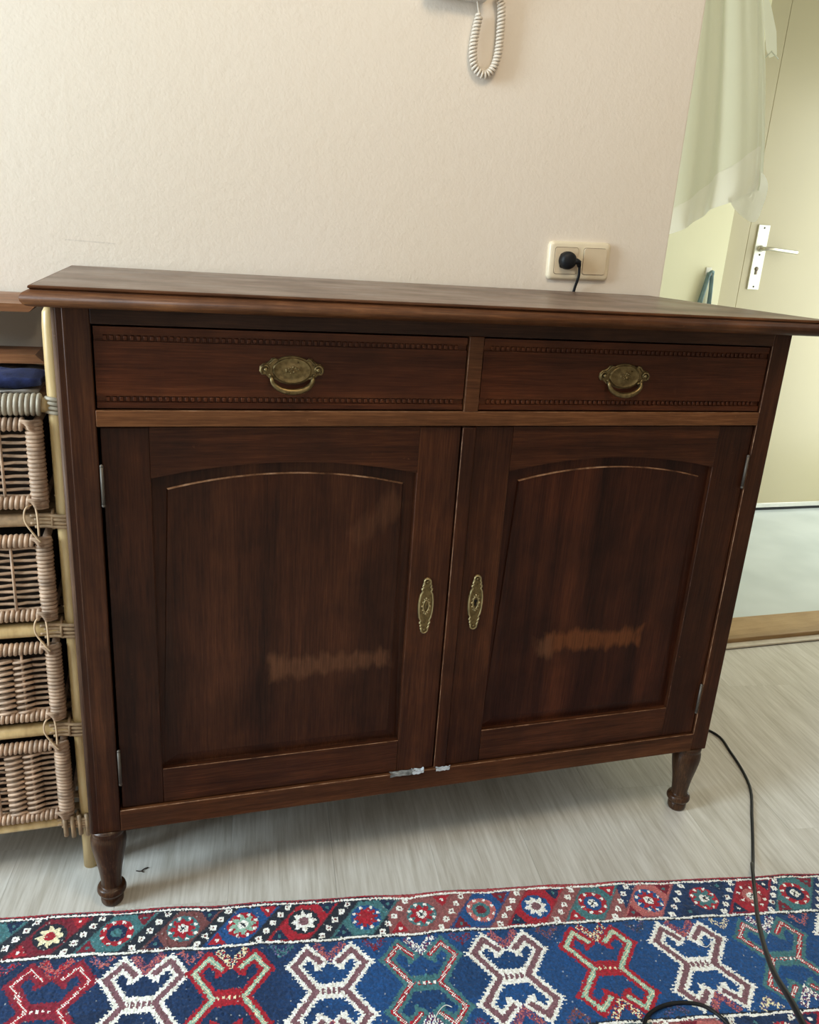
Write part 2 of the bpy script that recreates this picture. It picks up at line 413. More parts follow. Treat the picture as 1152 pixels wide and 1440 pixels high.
# handle plate with lever, screws, cylinder
hp = MB(); hp.bbox((2.590, 1.855, 1.026), (2.647, 1.862, 1.291), .0012)
plate = hp.build('handle_plate', plain('pale_aluminium_plate', (0.80, .82, .76), .4, .25, var=.04), door1)
lv = MB(); lv.tube([(2.614, 1.862, 1.195), (2.614, 1.845, 1.195)], .013, 16)
lv.tube(spline([(2.614, 1.85, 1.195), (2.616, 1.822, 1.195), (2.64, 1.812, 1.196), (2.70, 1.812, 1.193), (2.76, 1.814, 1.190), (2.785, 1.818, 1.191)], 6), [.0085]*8+[.0078]*6+[.0078]*6+[.0085]*5+[.0088]*3+[.007, .005, .002], 12)
lv.build('lever', plain('satin_nickel', (0.55, .53, .46), .3, .85, var=.05), plate)
cy = MB(); cy.tube([(2.617, 1.8555, 1.112), (2.617, 1.852, 1.112)], .0085, 16); cy.bbox((2.612, 1.852, 1.088), (2.622, 1.8555, 1.110), .003, 2)
cy.build('lock_cylinder', plain('bronze_cylinder', (0.20, .17, .13), .4, .7), plate)
for z in (1.279, 1.170, 1.038):
    c = MB(); c.tube([(2.619, 1.8555, z), (2.619, 1.8540, z)], .0042, 10); c.build('screw', plain('dark_screw', (.05, .045, .04), .5, .5), plate)

# ------------------------------------------------------------------ THE CABINET
zt, zb = 1.0103, 0.1575
cab = thing('sideboard', 'antique dark oak sideboard with two drawers, two arched-panel doors and turned legs', 'sideboard', (0.6, .26, 0))
def P(mb, name, mats, parent=None):
    par = parent or cab
    o = mb.build(name, mats, par)
    o.location = (-.6, -.26, 0) if par is cab else (0, 0, 0)
    return o
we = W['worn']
# top: swept moulding on front, left and right
prof = [(-.030, 1.0374), (-.0055, 1.0374), (-.0030, 1.0368), (-.0022, 1.0352), (-.0022, 1.0338), (-.0045, 1.0328), (-.0040, 1.0318)]
for k in range(9):
    a = PI/2 - PI*k/8*0.97
    prof.append((-.0050+.0125*math.cos(a)*1.0, 1.0212+.0102*math.sin(a)))
prof += [(-.008, 1.0104), (-.030, 1.0104)]
sx0, sx1, sy0, sy1 = -.021, 1.2547, -.0419, .5385
tp = MB(); V = []; nx = 48
for o_, z in prof:
    V += [(sx0-o_, sy1, z), (sx0-o_, sy0-o_, z), (sx1+o_, sy0-o_, z), (sx1+o_, sy1, z)]
F = []; mi = []
for i in range(len(prof)-1):
    for k in range(3):
        tp.add([V[i*4+k], V[i*4+k+1], V[(i+1)*4+k+1], V[(i+1)*4+k]], [(3, 2, 1, 0)], 0 if (i < 1) else 1, 7 <= i <= 14)
tp.add([V[0], V[1], V[2], V[3]], [(3, 2, 1, 0)][::1], 0, False)
n4 = (len(prof)-1)*4
tp.add([V[n4], V[n4+1], V[n4+2], V[n4+3]], [(0, 1, 2, 3)], 1, False)
back = [V[i*4] for i in range(len(prof))]+[V[i*4+3] for i in range(len(prof))][::-1]
tp.add(back, [tuple(range(len(back)))], 1, False)
topo = P(tp, 'top_board', [W['top'], W['mould']])
bm = bmesh.new(); bm.from_mesh(topo.data); bmesh.ops.remove_doubles(bm, verts=bm.verts, dist=1e-5); bmesh.ops.recalc_face_normals(bm, faces=bm.faces); bm.to_mesh(topo.data); bm.free()

# carcass
c = MB(); c.bbox((.0055, .0, zb), (.024, .52, zt), .002); P(c, 'side_panel', W['post'])
c = MB(); c.bbox((1.182, .0, zb), (1.200, .52, zt), .002); P(c, 'side_panel', W['post'])
c = MB(); c.box((.024, .505, zb), (1.182, .515, zt)); P(c, 'back_panel', W['inside'])
c = MB(); c.box((.024, .03, zb+.01), (1.182, .505, zb+.03)); P(c, 'bottom_board', W['inside'])
c = MB(); c.box((.024, .045, .850), (1.182, .505, .864)); P(c, 'drawer_board', W['inside'])
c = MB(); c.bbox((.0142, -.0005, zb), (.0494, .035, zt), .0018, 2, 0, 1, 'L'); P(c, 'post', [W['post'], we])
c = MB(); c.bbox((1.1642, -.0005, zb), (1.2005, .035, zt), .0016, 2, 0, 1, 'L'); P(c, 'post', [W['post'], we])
c = MB(); c.tube([(.0070, .0068, zb+.001), (.0070, .0068, zt-.001)], .0066, 16); o = P(c, 'corner_bead', W['bead'])
c = MB(); c.bbox((.0494, -.0005, .9875), (1.1642, .03, zt), .001, 2, 0); P(c, 'rail', [W['rail_dark']])
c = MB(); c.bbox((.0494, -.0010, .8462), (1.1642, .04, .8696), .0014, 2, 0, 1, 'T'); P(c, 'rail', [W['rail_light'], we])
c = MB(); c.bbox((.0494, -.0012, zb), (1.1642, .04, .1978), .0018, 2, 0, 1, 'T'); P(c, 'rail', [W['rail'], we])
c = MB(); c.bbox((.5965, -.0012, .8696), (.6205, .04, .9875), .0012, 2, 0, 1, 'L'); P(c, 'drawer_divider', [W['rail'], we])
# legs
def smooth_prof(pts, n=5):
    return [(p.x, p.y) for p in spline([(a, b, 0) for a, b in pts], n)]
lp = smooth_prof([(.0165, 0.0), (.0185, .004), (.0190, .010), (.0185, .0165), (.0160, .0185)], 4) + \
     smooth_prof([(.0205, .0200), (.0238, .0255), (.0240, .0300), (.0222, .0345), (.0180, .0370)], 4) + \
     smooth_prof([(.0168, .0385), (.0170, .050), (.0200, .075), (.0250, .102), (.0283, .124), (.0285, .138), (.0262, .147), (.0272, .152), (.0272, .1575)], 5)
for x, y in ((.0275, .0185), (1.1750, .0210), (.0275, .49), (1.1750, .49)):
    c = MB(); c.lathe(lp, (0, 0, 0), 32); o = c.build('leg', W['leg'], cab, (x-.6, y-.26, 0))

# drawers
def drawer(x0, x1, hx):
    z0, z1, yf = .8722, .9845, .0035
    g = .0035; zs = [z0, .8805, .8805, .8895, .8895, .9650, .9650, .9740, .9740, z1]
    ys = [yf, yf, yf+g, yf+g, yf, yf, yf+g, yf+g, yf, yf]
    c = MB(); V = [(x0, y, z) for y, z in zip(ys, zs)]+[(x0, yf+.02, z1), (x0, yf+.02, z0)]
    n = len(V); V += [(x1, y, z) for _, y, z in V]
    c.add(V, [tuple(range(n)), tuple(range(n, 2*n))[::-1]]+[(i, n+i, n+(i+1) % n, (i+1) % n) for i in range(n)], 0, False)
    c.box((x0+.01, yf+.02, z0+.004), (x1-.01, .42, z1-.03))
    d = P(c, 'drawer', W['drawer'])
    for zc in (.885, .9695):
        t = MB(); x = x0+.012
        while x < x1-.015:
            t.bbox((x, yf+.0006, zc-.0034), (x+.0052, yf+g+.0004, zc+.0034), .0008, 1); x += .0088
        P(t, 'tooth_strip', W['drawer'], d)['label'] = 'row of small carved square teeth'
    # brass handle
    bx = MB(); zc = .9305
    out = []
    half = [(0, .0205), (.008, .0200), (.0155, .0180), (.0215, .0145), (.0245, .0172), (.0300, .0165), (.0330, .0125), (.0370, .0100), (.0425, .0085), (.0468, .0045), (.0475, -.0025), (.0440, -.0075), (.0385, -.0080), (.0355, -.0105), (.0315, -.0140), (.0265, -.0135), (.0235, -.0150), (.0170, -.0185), (.009, -.0208), (0, -.0215)]
    out = half + [(-x, z) for x, z in half[1:-1]][::-1]
    out = [(hx+x, zc+z) for x, z in out][::-1]
    bx.prism(out, yf-.0026, yf, 0, None, .0012)
    # raised oval field, rim, ears, relief
    V = []; F = []; K = 40
    for r_, h_ in ((1.0, .0026), (.95, .0050), (.88, .0050), (.82, .0036), (.5, .0058), (0.15, .0068)):
        for k in range(K):
            a = 2*PI*k/K; V.append((hx+.0290*r_*math.cos(a), yf-h_, zc-.0010+.0190*r_*math.sin(a)))
    for i in range(5):
        for k in range(K): F.append((i*K+k, (i+1)*K+k, (i+1)*K+(k+1) % K, i*K+(k+1) % K)[::-1])
    F.append(tuple(5*K+k for k in range(K))); bx.add(V, F)
    for s_ in (-1, 1):
        sp = [(hx+s_*(.0385+.0068*math.cos(a)*(1-a/9)), yf-.0040, zc+.0005+.0068*math.sin(a)*(1-a/9)) for a in [k*.45-.9 for k in range(14)]]
        bx.tube(sp, .0017, 6); bx.ball((hx+s_*.0385, yf-.0046, zc+.0004), .0036)
        bx.tube(spline([(hx+s_*.0330, yf-.004, zc-.006), (hx+s_*.0300, yf-.005, zc-.010), (hx+s_*.0255, yf-.0045, zc-.0125)], 5), .0019, 6)
        bx.tube(spline([(hx+s_*.0210, yf-.004, zc+.0140), (hx+s_*.0250, yf-.0048, zc+.0155), (hx+s_*.0290, yf-.004, zc+.0125), (hx+s_*.0330, yf-.004, zc+.0080)], 5), .0015, 6)
    rnd = random.Random(3)
    for k in range(17):
        a = rnd.uniform(0, 2*PI); q = rnd.uniform(0, 1)**.5
        bx.ball((hx+.0105*q*math.cos(a), yf-.0066, zc+.0005+.0048*q*math.sin(a)), rnd.uniform(.0011, .0021), 7, 5)
    P(bx, 'handle_plate', BRASS, d)['label'] = 'oval ornamental brass back plate with flower relief'
    bl = MB(); pts = []
    for k in range(25):
        a = PI+PI*k/24
        pts.append((hx+.0305*math.cos(a), yf-.0080-.003*math.sin(PI*k/24), zc-.0115+.0195*math.sin(a)))
    bl.tube([(hx-.0305, yf-.002, zc-.0105)]+pts+[(hx+.0305, yf-.002, zc-.0105)], [.0028]+[.0029+.0018*math.sin(PI*k/24) for k in range(25)]+[.0028], 12)
    for s_ in (-1, 1): bl.ball((hx+s_*.0305, yf-.0062, zc-.0112), .0034)
    P(bl, 'bail_handle', BRASS, d)['label'] = 'curved drop pull in aged brass'
drawer(.0520, .5945, .3225)
drawer(.6230, 1.1618, .8785)

# doors
def arch(x0, x1, zc_, zp, n=26):
    h = zp-zc_; c_ = (x1-x0)/2; R = (c_*c_+h*h)/(2*h); cx = (x0+x1)/2; cz = zp-R
    a = math.asin(c_/R)
    return [(cx+R*math.sin(-a+2*a*k/n), cz+R*math.cos(-a+2*a*k/n)) for k in range(n+1)]
def loop(x0, x1, zb_, zc_, zp): return [(x1, zb_), (x0, zb_)] + arch(x0, x1, zc_, zp)   # from bottom right, bottom left, up over the arch
def door(x0, x1, px0, px1, pmat, ex, black_key, hinge_x, name):
    z0, z1, yf = .1992, .8440, .0050
    b = .2650; zc_, zp = .7680, .7895
    d = MB()
    # panel: recessed band sloping up to a raised field
    A = loop(px0-.001, px1+.001, b-.001, zc_+.001, zp+.001); B = [(px1-.003, b+.003), (px0+.003, b+.003)]+arch(px0+.0215, px1-.0195, .7495, .7710); Cc = loop(px0+.0235, px1-.0215, b+.022, .7480, .7694)
    n = len(A)
    V = [(x, yf+.0100, z) for x, z in A]+[(x, yf+.0105, z) for x, z in B]+[(x, yf+.0070, z) for x, z in Cc]
    F = []
    for i in range(n): j = (i+1) % n; F.append((i, j, n+j, n+i))
    d.add(V, F, 0, False)
    for i in range(n): d.add([V[n+i], V[n+(i+1) % n], V[2*n+(i+1) % n], V[2*n+i]], [(0, 1, 2, 3)], 1 if 2 <= i <= n-2 else 0, False)  # arch step coloured pale to paint the light on its upper edge
    d.add(V, [tuple(2*n+i for i in range(n))], 0, False)
    d.box((px0-.02, yf+.0115, b-.02), (px1+.02, yf+.016, zp+.01), 0)
    do = P(d, 'door', [pmat, we])
    e = .0011
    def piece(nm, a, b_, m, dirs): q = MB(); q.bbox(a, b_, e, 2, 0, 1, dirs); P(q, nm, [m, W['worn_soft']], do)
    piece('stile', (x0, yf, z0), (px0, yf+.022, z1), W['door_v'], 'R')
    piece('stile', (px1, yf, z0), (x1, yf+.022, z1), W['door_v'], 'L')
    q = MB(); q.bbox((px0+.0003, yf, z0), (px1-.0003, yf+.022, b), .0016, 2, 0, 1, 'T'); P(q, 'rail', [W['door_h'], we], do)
    q = MB(); ar = arch(px0+.0003, px1-.0003, zc_, zp)
    q.prism([(px1-.0003, z1), (px0+.0003, z1)][::1]+ar, yf, yf+.022, 0, 0, 0.0); P(q, 'rail', W['door_h'], do)
    # escutcheon
    half = [(.0000, .0525), (.0035, .0517), (.0064, .0488), (.0068, .0450), (.0054, .0432), (.0082, .0408), (.0086, .0380), (.0068, .0362), (.0100, .0335), (.0104, .0305), (.0082, .0285), (.0118, .0225), (.0137, .0110), (.0142, .0000)]
    hf_ = half + [(x, -z) for x, z in half[:-1]][::-1]
    out = [(ex+x, .5315+z) for x, z in hf_] + [(ex-x, .5315+z) for x, z in hf_[1:-1]][::-1]
    s_ = MB(); s_.prism(out[::-1], yf-.0022, yf, 0, None, .0008)
    rim = [(ex+(x-ex)*.86, yf-.0030, .5315+(z-.5315)*.965) for x, z in out]
    s_.tube(rim, .0014, 6, 1, closed=True)
    s_.tube([(ex+.0052*math.cos(a), yf-.0030, .5315+.0115*math.sin(a)) for a in [2*PI*q/20 for q in range(20)]], .0012, 6, 1, closed=True)
    for k in range(12):
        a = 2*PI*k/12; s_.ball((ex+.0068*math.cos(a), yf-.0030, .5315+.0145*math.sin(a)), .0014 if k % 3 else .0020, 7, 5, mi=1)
    for zz in (.0445, -.0445):
        s_.ball((ex, yf-.0026, .5315+zz), .0026, 8, 5)
        for q_ in (-1, 1):
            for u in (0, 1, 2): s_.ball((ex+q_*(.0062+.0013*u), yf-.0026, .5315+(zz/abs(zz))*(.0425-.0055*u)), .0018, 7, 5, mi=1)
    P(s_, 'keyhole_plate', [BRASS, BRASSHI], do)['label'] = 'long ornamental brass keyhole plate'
    k_ = MB()
    if black_key:
        k_.tube([(ex, yf-.0030, .5345), (ex, yf-.0018, .5345)], .0028, 12); k_.bbox((ex-.0016, yf-.0030, .5255), (ex+.0016, yf-.0018, .5345), .0003, 1)
        P(k_, 'keyhole', KEYH, do)
    else:
        k_.ball((ex, yf-.0020, .5315), .0040, 10, 6, (.8, .5, 1.6)); P(k_, 'keyhole_cover', BRASS, do)
    for za, zb2 in ((.7300, .7890), (.2500, .3130)):
        h = MB(); h.tube([(hinge_x, -.0005, za), (hinge_x, -.0005, zb2)], .0026, 10)
        h.ball((hinge_x, -.0005, zb2), .0030, 8, 5); h.ball((hinge_x, -.0005, za), .0030, 8, 5)
        P(h, 'hinge', STEEL, do)
    return do
dl = door(.0535, .5965, .1190, .5275, W['panel_l'], .5590, False, .0530, 'l')
dr = door(.6225, 1.1622, .6885, 1.0905, W['panel_r'], .6500, True, 1.1590, 'r')
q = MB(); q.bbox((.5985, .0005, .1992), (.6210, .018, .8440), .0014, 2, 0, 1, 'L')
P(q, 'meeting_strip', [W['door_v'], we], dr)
dl['label'] = 'left door with pale scrape across its arched panel'; dr['label'] = 'right door with orange scrape low on its arched panel'
# shreds of old tape on the bottom rail
TAPE = plain('grey_tape', (.17, .18, .18), .35, var=.8, scale=110); TAPEB = plain('pale_blue_tape', (.45, .50, .55), .45, var=.35, scale=120)
def scrap(x0, x1, y0, y1, z, mat, seed):
    r = random.Random(seed); n, m = 9, 5; V = []; F = []
    for i in range(n):
        for j in range(m):
            V.append((x0+(x1-x0)*i/(n-1)+r.uniform(-.001, .001), y0+(y1-y0)*j/(m-1)+r.uniform(-.0006, .0006), z+r.uniform(0, .0022)+(0.002 if i in (0, n-1) else 0)))
    for i in range(n-1):
        for j in range(m-1): F.append((i*m+j, (i+1)*m+j, (i+1)*m+j+1, i*m+j+1))
    t = MB(); t.add(V, F, 0, False)
    # hanging lip over the rail front
    V = []
    for i in range(n):
        V += [(x0+(x1-x0)*i/(n-1), y0, z+.0005), (x0+(x1-x0)*i/(n-1)+r.uniform(-.001, .001), y0-.0010, z-.0035-r.uniform(0, .0025))]
    t.add(V, [(2*i, 2*i+1, 2*i+3, 2*i+2) for i in range(n-1)], 0, False)
    o = P(t, 'tape_scrap', mat); md = o.modifiers.new('thick', 'SOLIDIFY'); md.thickness = .0004; return o
scrap(.514, .562, -.0024, .0045, .1985, TAPE, 1)['label'] = 'torn grey tape scrap on the bottom rail'
scrap(.556, .578, -.0028, .0045, .1990, TAPEB, 2); scrap(.602, .629, -.0026, .0000, .1988, TAPEB, 3)

# ------------------------------------------------------------------ double socket, plug and cable
IV = plain('ivory_plastic', (0.78, 0.68, 0.50), .3, var=.03, coat=.2)
IV2 = plain('beige_plastic_insert', (0.70, 0.58, 0.41), .35, var=.03)
sk = thing('wall_socket', 'ivory double wall plate with socket and rocker switch above the sideboard', 'socket', (1.0575, YB, 1.1045))
sk.rotation_euler = (0, math.radians(-1.4), 0)
def rrect(w_, h_, r_, n=6, cx=0, cz=0):
    o = []
    for qx, qz, a0 in ((1, 1, 0), (-1, 1, 90), (-1, -1, 180), (1, -1, 270)):
        for k in range(n+1):
            a = math.radians(a0+90*k/n); o.append((cx+qx*(w_/2-r_)+r_*math.cos(a), cz+qz*(h_/2-r_)+r_*math.sin(a)))
    return o
m = MB()
steps = [(0, 0), (0, -.006), (.002, -.0095), (.006, -.0112), (.012, -.0115)]
N = None; V = []; F = []
for ins, y in steps:
    ring = rrect(.155-2*ins, .083-2*ins, .010-min(.006, ins*.5)); N = len(ring); V += [(x, y, z) for x, z in ring]
for i in range(len(steps)-1):
    for k in range(N): F.append((i*N+k, (i+1)*N+k, (i+1)*N+(k+1) % N, i*N+(k+1) % N)[::-1])
m.add(V, F)
m.add(V[4*N:], [tuple(range(N))], 0, False)
m.build('frame', IV, sk)
for cx in (-.0357, .0357):
    g = MB(); g.prism(rrect(.0585, .0585, .006, cx=cx), -.0118, -.0100); g.build('shadow_gap', plain('socket_gap', (.16, .11, .07), .8), sk)
# socket insert with round recess
m = MB(); sq = rrect(.0565, .0565, .0055, 6, -.0357); K = len(sq)
circ = [( -.0357+.0205*math.cos(math.atan2(z, x+.0357)), .0205*math.sin(math.atan2(z, x+.0357))) for x, z in sq]
V = [(x, -.0110, z) for x, z in sq]+[(x, -.0132, z) for x, z in sq]+[(x, -.0132, z) for x, z in circ]+[(x, -.003, z) for x, z in circ]
F = []
for i in range(3):
    for k in range(K): F.append((i*K+k, i*K+(k+1) % K, (i+1)*K+(k+1) % K, (i+1)*K+k))
m.add(V, F, 0, False); m.build('socket_insert', IV2, sk)
m = MB(); V = []; sq = rrect(.0565, .0565, .0055, 6, .0357)
V = [(x, -.0110, z) for x, z in sq]+[(x, -.0135-.0022*(z/.0565+.5), z) for x, z in sq]
F = [(k, (k+1) % K, K+(k+1) % K, K+k) for k in range(K)]+[tuple(range(K, 2*K))]
m.add(V, F, 0, False); m.build('rocker', IV2, sk)
# cable (one thing): plug, cord
pc = thing('power_cable', 'black power cord plugged into the wall socket, trailing over floor and rug', 'cable', (1.022, .52, 1.1045))
base = Vector((1.022, .52, 1.1045))
m = MB()
prf = [(.0185, 0), (.0195, -.006), (.0195, -.018), (.018, -.024), (.013, -.028), (.004, -.029)]
V = []; F = []; K = 28
for r_, y in prf:
    for k in range(K): a = 2*PI*k/K; V.append((r_*math.cos(a), y+.024, r_*math.sin(a)))
for i in range(len(prf)-1):
    for k in range(K): F.append((i*K+k, i*K+(k+1) % K, (i+1)*K+(k+1) % K, (i+1)*K+k))
F.append(tuple((len(prf)-1)*K+k for k in range(K))); F.append(tuple(range(K))[::-1]); m.add(V, F)
m.tube([(.006, .004, 0), (.020, .002, -.001), (.027, .001, -.004)], [.0075, .0068, .0055], 10)
m.tube([(.0235, .002, -.001), (.027, .002, -.012)], [.006, .0045], 10)
m.build('plug', BLACK, pc)
path = [(1.049, .522, 1.096), (1.0525, .526, 1.072), (1.0520, .538, 1.042), (1.050, .5432, 1.000), (1.052, .5432, .85), (1.06, .5432, .5), (1.09, .5432, .12), (1.14, .525, .02), (1.22, .46, .0035), (1.33, .35, .0028), (1.434, .25, .0028),
        (1.425, .16, .0028), (1.385, .045, .0028), (1.315, -.05, .0028), (1.245, -.139, .004), (1.185, -.205, .03), (1.112, -.268, .114), (1.033, -.36, .155), (.899, -.501, .262), (.758, -.655, .389), (.660, -.776, .49), (.62, -.86, .50),
        (.66, -.84, .36), (.80, -.66, .14), (.90, -.53, .025), (.938, -.470, .0125), (.925, -.425, .0120), (.888, -.407, .0120), (.845, -.407, .0120), (.812, -.424, .0120), (.79, -.47, .0120), (.80, -.54, .0050), (.86, -.60, .0035), (1.0, -.66, .0035), (1.2, -.70, .0035)]
m = MB(); m.tube([Vector(p)-base for p in spline(path, 7)], .0031, 10)
m.build('cord', BLACK, pc)

# ------------------------------------------------------------------ intercom phone and coiled cord
PHW = plain('grey_white_phone_plastic', (0.62, .60, .57), .4, var=.04)
ph = thing('wall_phone', 'white wall intercom phone mounted high on the wall', 'phone', (.715, YB, 1.577))
m = MB(); m.bbox((-.062, -.038, .0), (.062, 0, .20), .008, 3); m.build('body', PHW, ph)
m = MB(); m.bbox((-.055, -.062, .012), (-.012, -.038, .195), .009, 3); m.build('handset', PHW, ph)
m = MB(); m.bbox((.000, -.040, .05), (.050, -.036, .17), .002, 2); m.build('face_plate', PHW, ph)
cu = [(.7555, .530, 1.590), (.763, .534, 1.566), (.7668, .536, 1.556), (.7610, .537, 1.519), (.7600, .537, 1.488), (.7675, .537, 1.463), (.7870, .537, 1.4525), (.8040, .537, 1.463), (.8135, .537, 1.490), (.8150, .537, 1.532), (.8115, .535, 1.576), (.800, .530, 1.600)]
cp = spline(cu[2:], 40); L = [0]
for i in range(1, len(cp)): L.append(L[-1]+(cp[i]-cp[i-1]).length)
coil = MB(); pts = []; tot = L[-1]; turns = tot/.0066; steps = int(turns*14); j = 0
for k in range(steps+1):
    s_ = tot*k/steps
    while j < len(L)-2 and L[j+1] < s_: j += 1
    f = (s_-L[j])/max(1e-9, L[j+1]-L[j]); p = cp[j].lerp(cp[j+1], f); t = (cp[j+1]-cp[j]).normalized()
    nn = Vector((0, -1, 0)); bb = t.cross(nn).normalized(); a = 2*PI*turns*k/steps
    pts.append(p+nn*math.cos(a)*.0060+bb*math.sin(a)*.0060)
coil.tube(pts, .0029, 6)
coil.tube(spline(cu[:3]+[cu[2]], 6), .0022, 8)
coil.build('coiled_cord', plain('pale_cord_plastic', (0.70, .62, .52), .4, var=.04), ph, (-.715, -YB, -1.577))

# ------------------------------------------------------------------ curtain cloth in the doorway
def cloth_mat(name, col, tr=0.25, alpha=.93):
    s = NT(name, .8); s.color(col)
    s.bump(s.noise(s.mapping((1, 1, 1)), 500, 2), .15, .0006)
    t = s.n.new('ShaderNodeBsdfTranslucent'); t.inputs[0].default_value = (*col, 1)
    x = s.n.new('ShaderNodeMixShader'); x.inputs[0].default_value = tr
    s.l.new(s.b.outputs[0], x.inputs[1]); s.l.new(t.outputs[0], x.inputs[2])
    tp_ = s.n.new('ShaderNodeBsdfTransparent'); y = s.n.new('ShaderNodeMixShader'); y.inputs[0].default_value = alpha
    s.l.new(tp_.outputs[0], y.inputs[1]); s.l.new(x.outputs[0], y.inputs[2])
    s.l.new(y.outputs[0], s.n['Material Output'].inputs[0]); return s.m
SHEER = cloth_mat('sheer_white_cloth', (.88, .91, .82), .55, .96)
HEM = cloth_mat('doubled_white_cloth', (.96, .97, .93), .60, .97)
cur = thing('door_curtain', 'sheer white curtain hanging in the doorway with a slanting hem', 'curtain', (1.5, .72, 1.2))
cb = Vector((1.5, .72, 1.2))
def lerpl(tbl, z):
    for (z0, x0), (z1, x1) in zip(tbl, tbl[1:]):
        if z <= z0 and z >= z1: return x0+(x1-x0)*(z0-z)/(z0-z1)
    return tbl[-1][1] if z < tbl[-1][0] else tbl[0][1]
right = [(2.10, 1.47), (1.815, 1.542), (1.73, 1.568), (1.582, 1.615), (1.424, 1.655), (1.32, 1.672), (1.2, 1.66)]
def sheet(ztop_f, zbot_f, nx=60, nz=50, yo=0.0, u0=0.0, u1=1.0, amp=1.0):
    m = MB(); V = []
    for j in range(nz+1):
        for i in range(nx+1):
            u = u0+(u1-u0)*i/nx; zt_, zb_ = ztop_f(u), zbot_f(u); z = zt_+(zb_-zt_)*j/nz
            x = 1.345+(lerpl(right, z)-1.345)*u
            fold = .012*math.sin(u*13+.6)*(1-.25*math.sin(z*4)) + .007*math.sin(u*29+z*3) + .010*math.exp(-((u-.88)/.03)**2)
            V.append(Vector((x, .72+yo+amp*fold, z))-cb)
    F = [(j*(nx+1)+i, j*(nx+1)+i+1, (j+1)*(nx+1)+i+1, (j+1)*(nx+1)+i) for j in range(nz) for i in range(nx)]
    m.add(V, F); return m
hem_top = lambda u: 1.205+.205*max(0, min(1, (u-.0)/.86))-.10*max(0, u-.90)
hem_bot = lambda u: 1.150+.155*min(1, u/.86)-.0*u + (.02 if u > .8 else 0)*0
sheet(lambda u: 2.10, lambda u: hem_top(u)-.004 if u < .89 else hem_bot(u)+.002).build('cloth_panel', SHEER, cur)
sheet(hem_top, hem_bot, 60, 8, -.0015, 0, .90).build('hem_band', HEM, cur)['label'] = 'thicker doubled hem band'
# turned-down corner below the hem
tri = [Vector(p) for p in ((1.559, .725, 1.281), (1.59, .722, 1.251), (1.651, .716, 1.229), (1.668, .716, 1.271), (1.672, .717, 1.318), (1.655, .718, 1.345), (1.630, .718, 1.352), (1.610, .722, 1.300))]
cen = Vector((1.628, .7175, 1.29)); m = MB(); V = [cen-cb]; rings = 5; n = 40
bd = spline(tri+[tri[0]], 5); n = len(bd)-1
for r_ in range(1, rings+1):
    for k in range(n):
        p = cen.lerp(bd[k], r_/rings); p.y = .7175+.0015*math.sin(p.x*70); V.append(p-cb)
F = [(0, 1+k, 1+(k+1) % n) for k in range(n)]
for r_ in range(rings-1):
    for k in range(n): F.append((1+r_*n+k, 1+(r_+1)*n+k, 1+(r_+1)*n+(k+1) % n, 1+r_*n+(k+1) % n))
m.add(V, F, 0, False); m.build('folded_corner', HEM, cur)
m = MB(); V = [Vector(p)-cb for p in ((1.560, .728, 1.76), (1.590, .726, 1.72), (1.616, .724, 1.67), (1.630, .724, 1.620), (1.612, .728, 1.612), (1.600, .730, 1.63), (1.575, .730, 1.70))]
m.add(V, [tuple(range(7))], 0, False); m.tube([Vector((1.600, .727, 1.612))-cb, Vector((1.612, .724, 1.626))-cb, Vector((1.636, .724, 1.612))-cb], .002, 6)
m.build('loose_edge', SHEER, cur)
m = MB(); m.tube([(-.17, 0, .905), (.12, 0, .905)], .008, 12); m.build('curtain_rod', ALU, cur)

# blue strap on its hook
hk = thing('wall_hook', 'small white hook on the yellow green hall wall', 'hook', (2.334, 1.80, 1.088))
m = MB(); m.bbox((-.014, -.004, -.016), (.014, 0, .018), .003, 2); m.build('hook_plate', plain('white_hook', (.8, .8, .72), .4), hk)
m = MB(); m.tube(spline([(0, -.003, -.002), (0, -.016, -.014), (0, -.024, -.012), (0, -.025, -.002)], 5), .0028, 8); m.build('hook_arm', plain('grey_hook_metal', (.35, .34, .3), .4, .6), hk)
m = MB()
for s_, xt, xb, ws in ((0, -.004, -.040, (.012, .026)), (1, .006, .030, (.010, .020))):
    V = []; n = 16
    for i in range(n+1):
        t = i/n; x = xt+(xb-xt)*t**.8; w_ = ws[0]+(ws[1]-ws[0])*min(1, t*1.5)
        for q_, a in enumerate((-1, -.5, 0, .5, 1)): V.append((x+a*w_/2, -.018-.010*math.cos(a*1.5)-.003*math.sin(q_*2.4+t*5), -.002-t*.24))
    m.add(V, [(i*5+q_, i*5+q_+1, (i+1)*5+q_+1, (i+1)*5+q_) for i in range(n) for q_ in range(4)])
    m.add([(x, y+.007, z) for x, y, z in V], [(i*5+q_, (i+1)*5+q_, (i+1)*5+q_+1, i*5+q_+1) for i in range(n) for q_ in range(4)])
m.tube(spline([(-.010, -.018, -.012), (-.004, -.026, 0), (.006, -.026, 0), (.012, -.018, -.014)], 5), .006, 8)
m.tube(spline([(-.030, -.022, -.225), (-.02, -.024, -.27), (.01, -.024, -.27), (.025, -.022, -.225)], 5), .008, 8)
tag(m.build('cloth_strap', plain('blue_grey_fabric', (.20, .31, .33), .85, var=.2), None, (2.334, 1.80, 1.088)), 'blue grey fabric strap looped over the hook on the hall wall', 'strap')

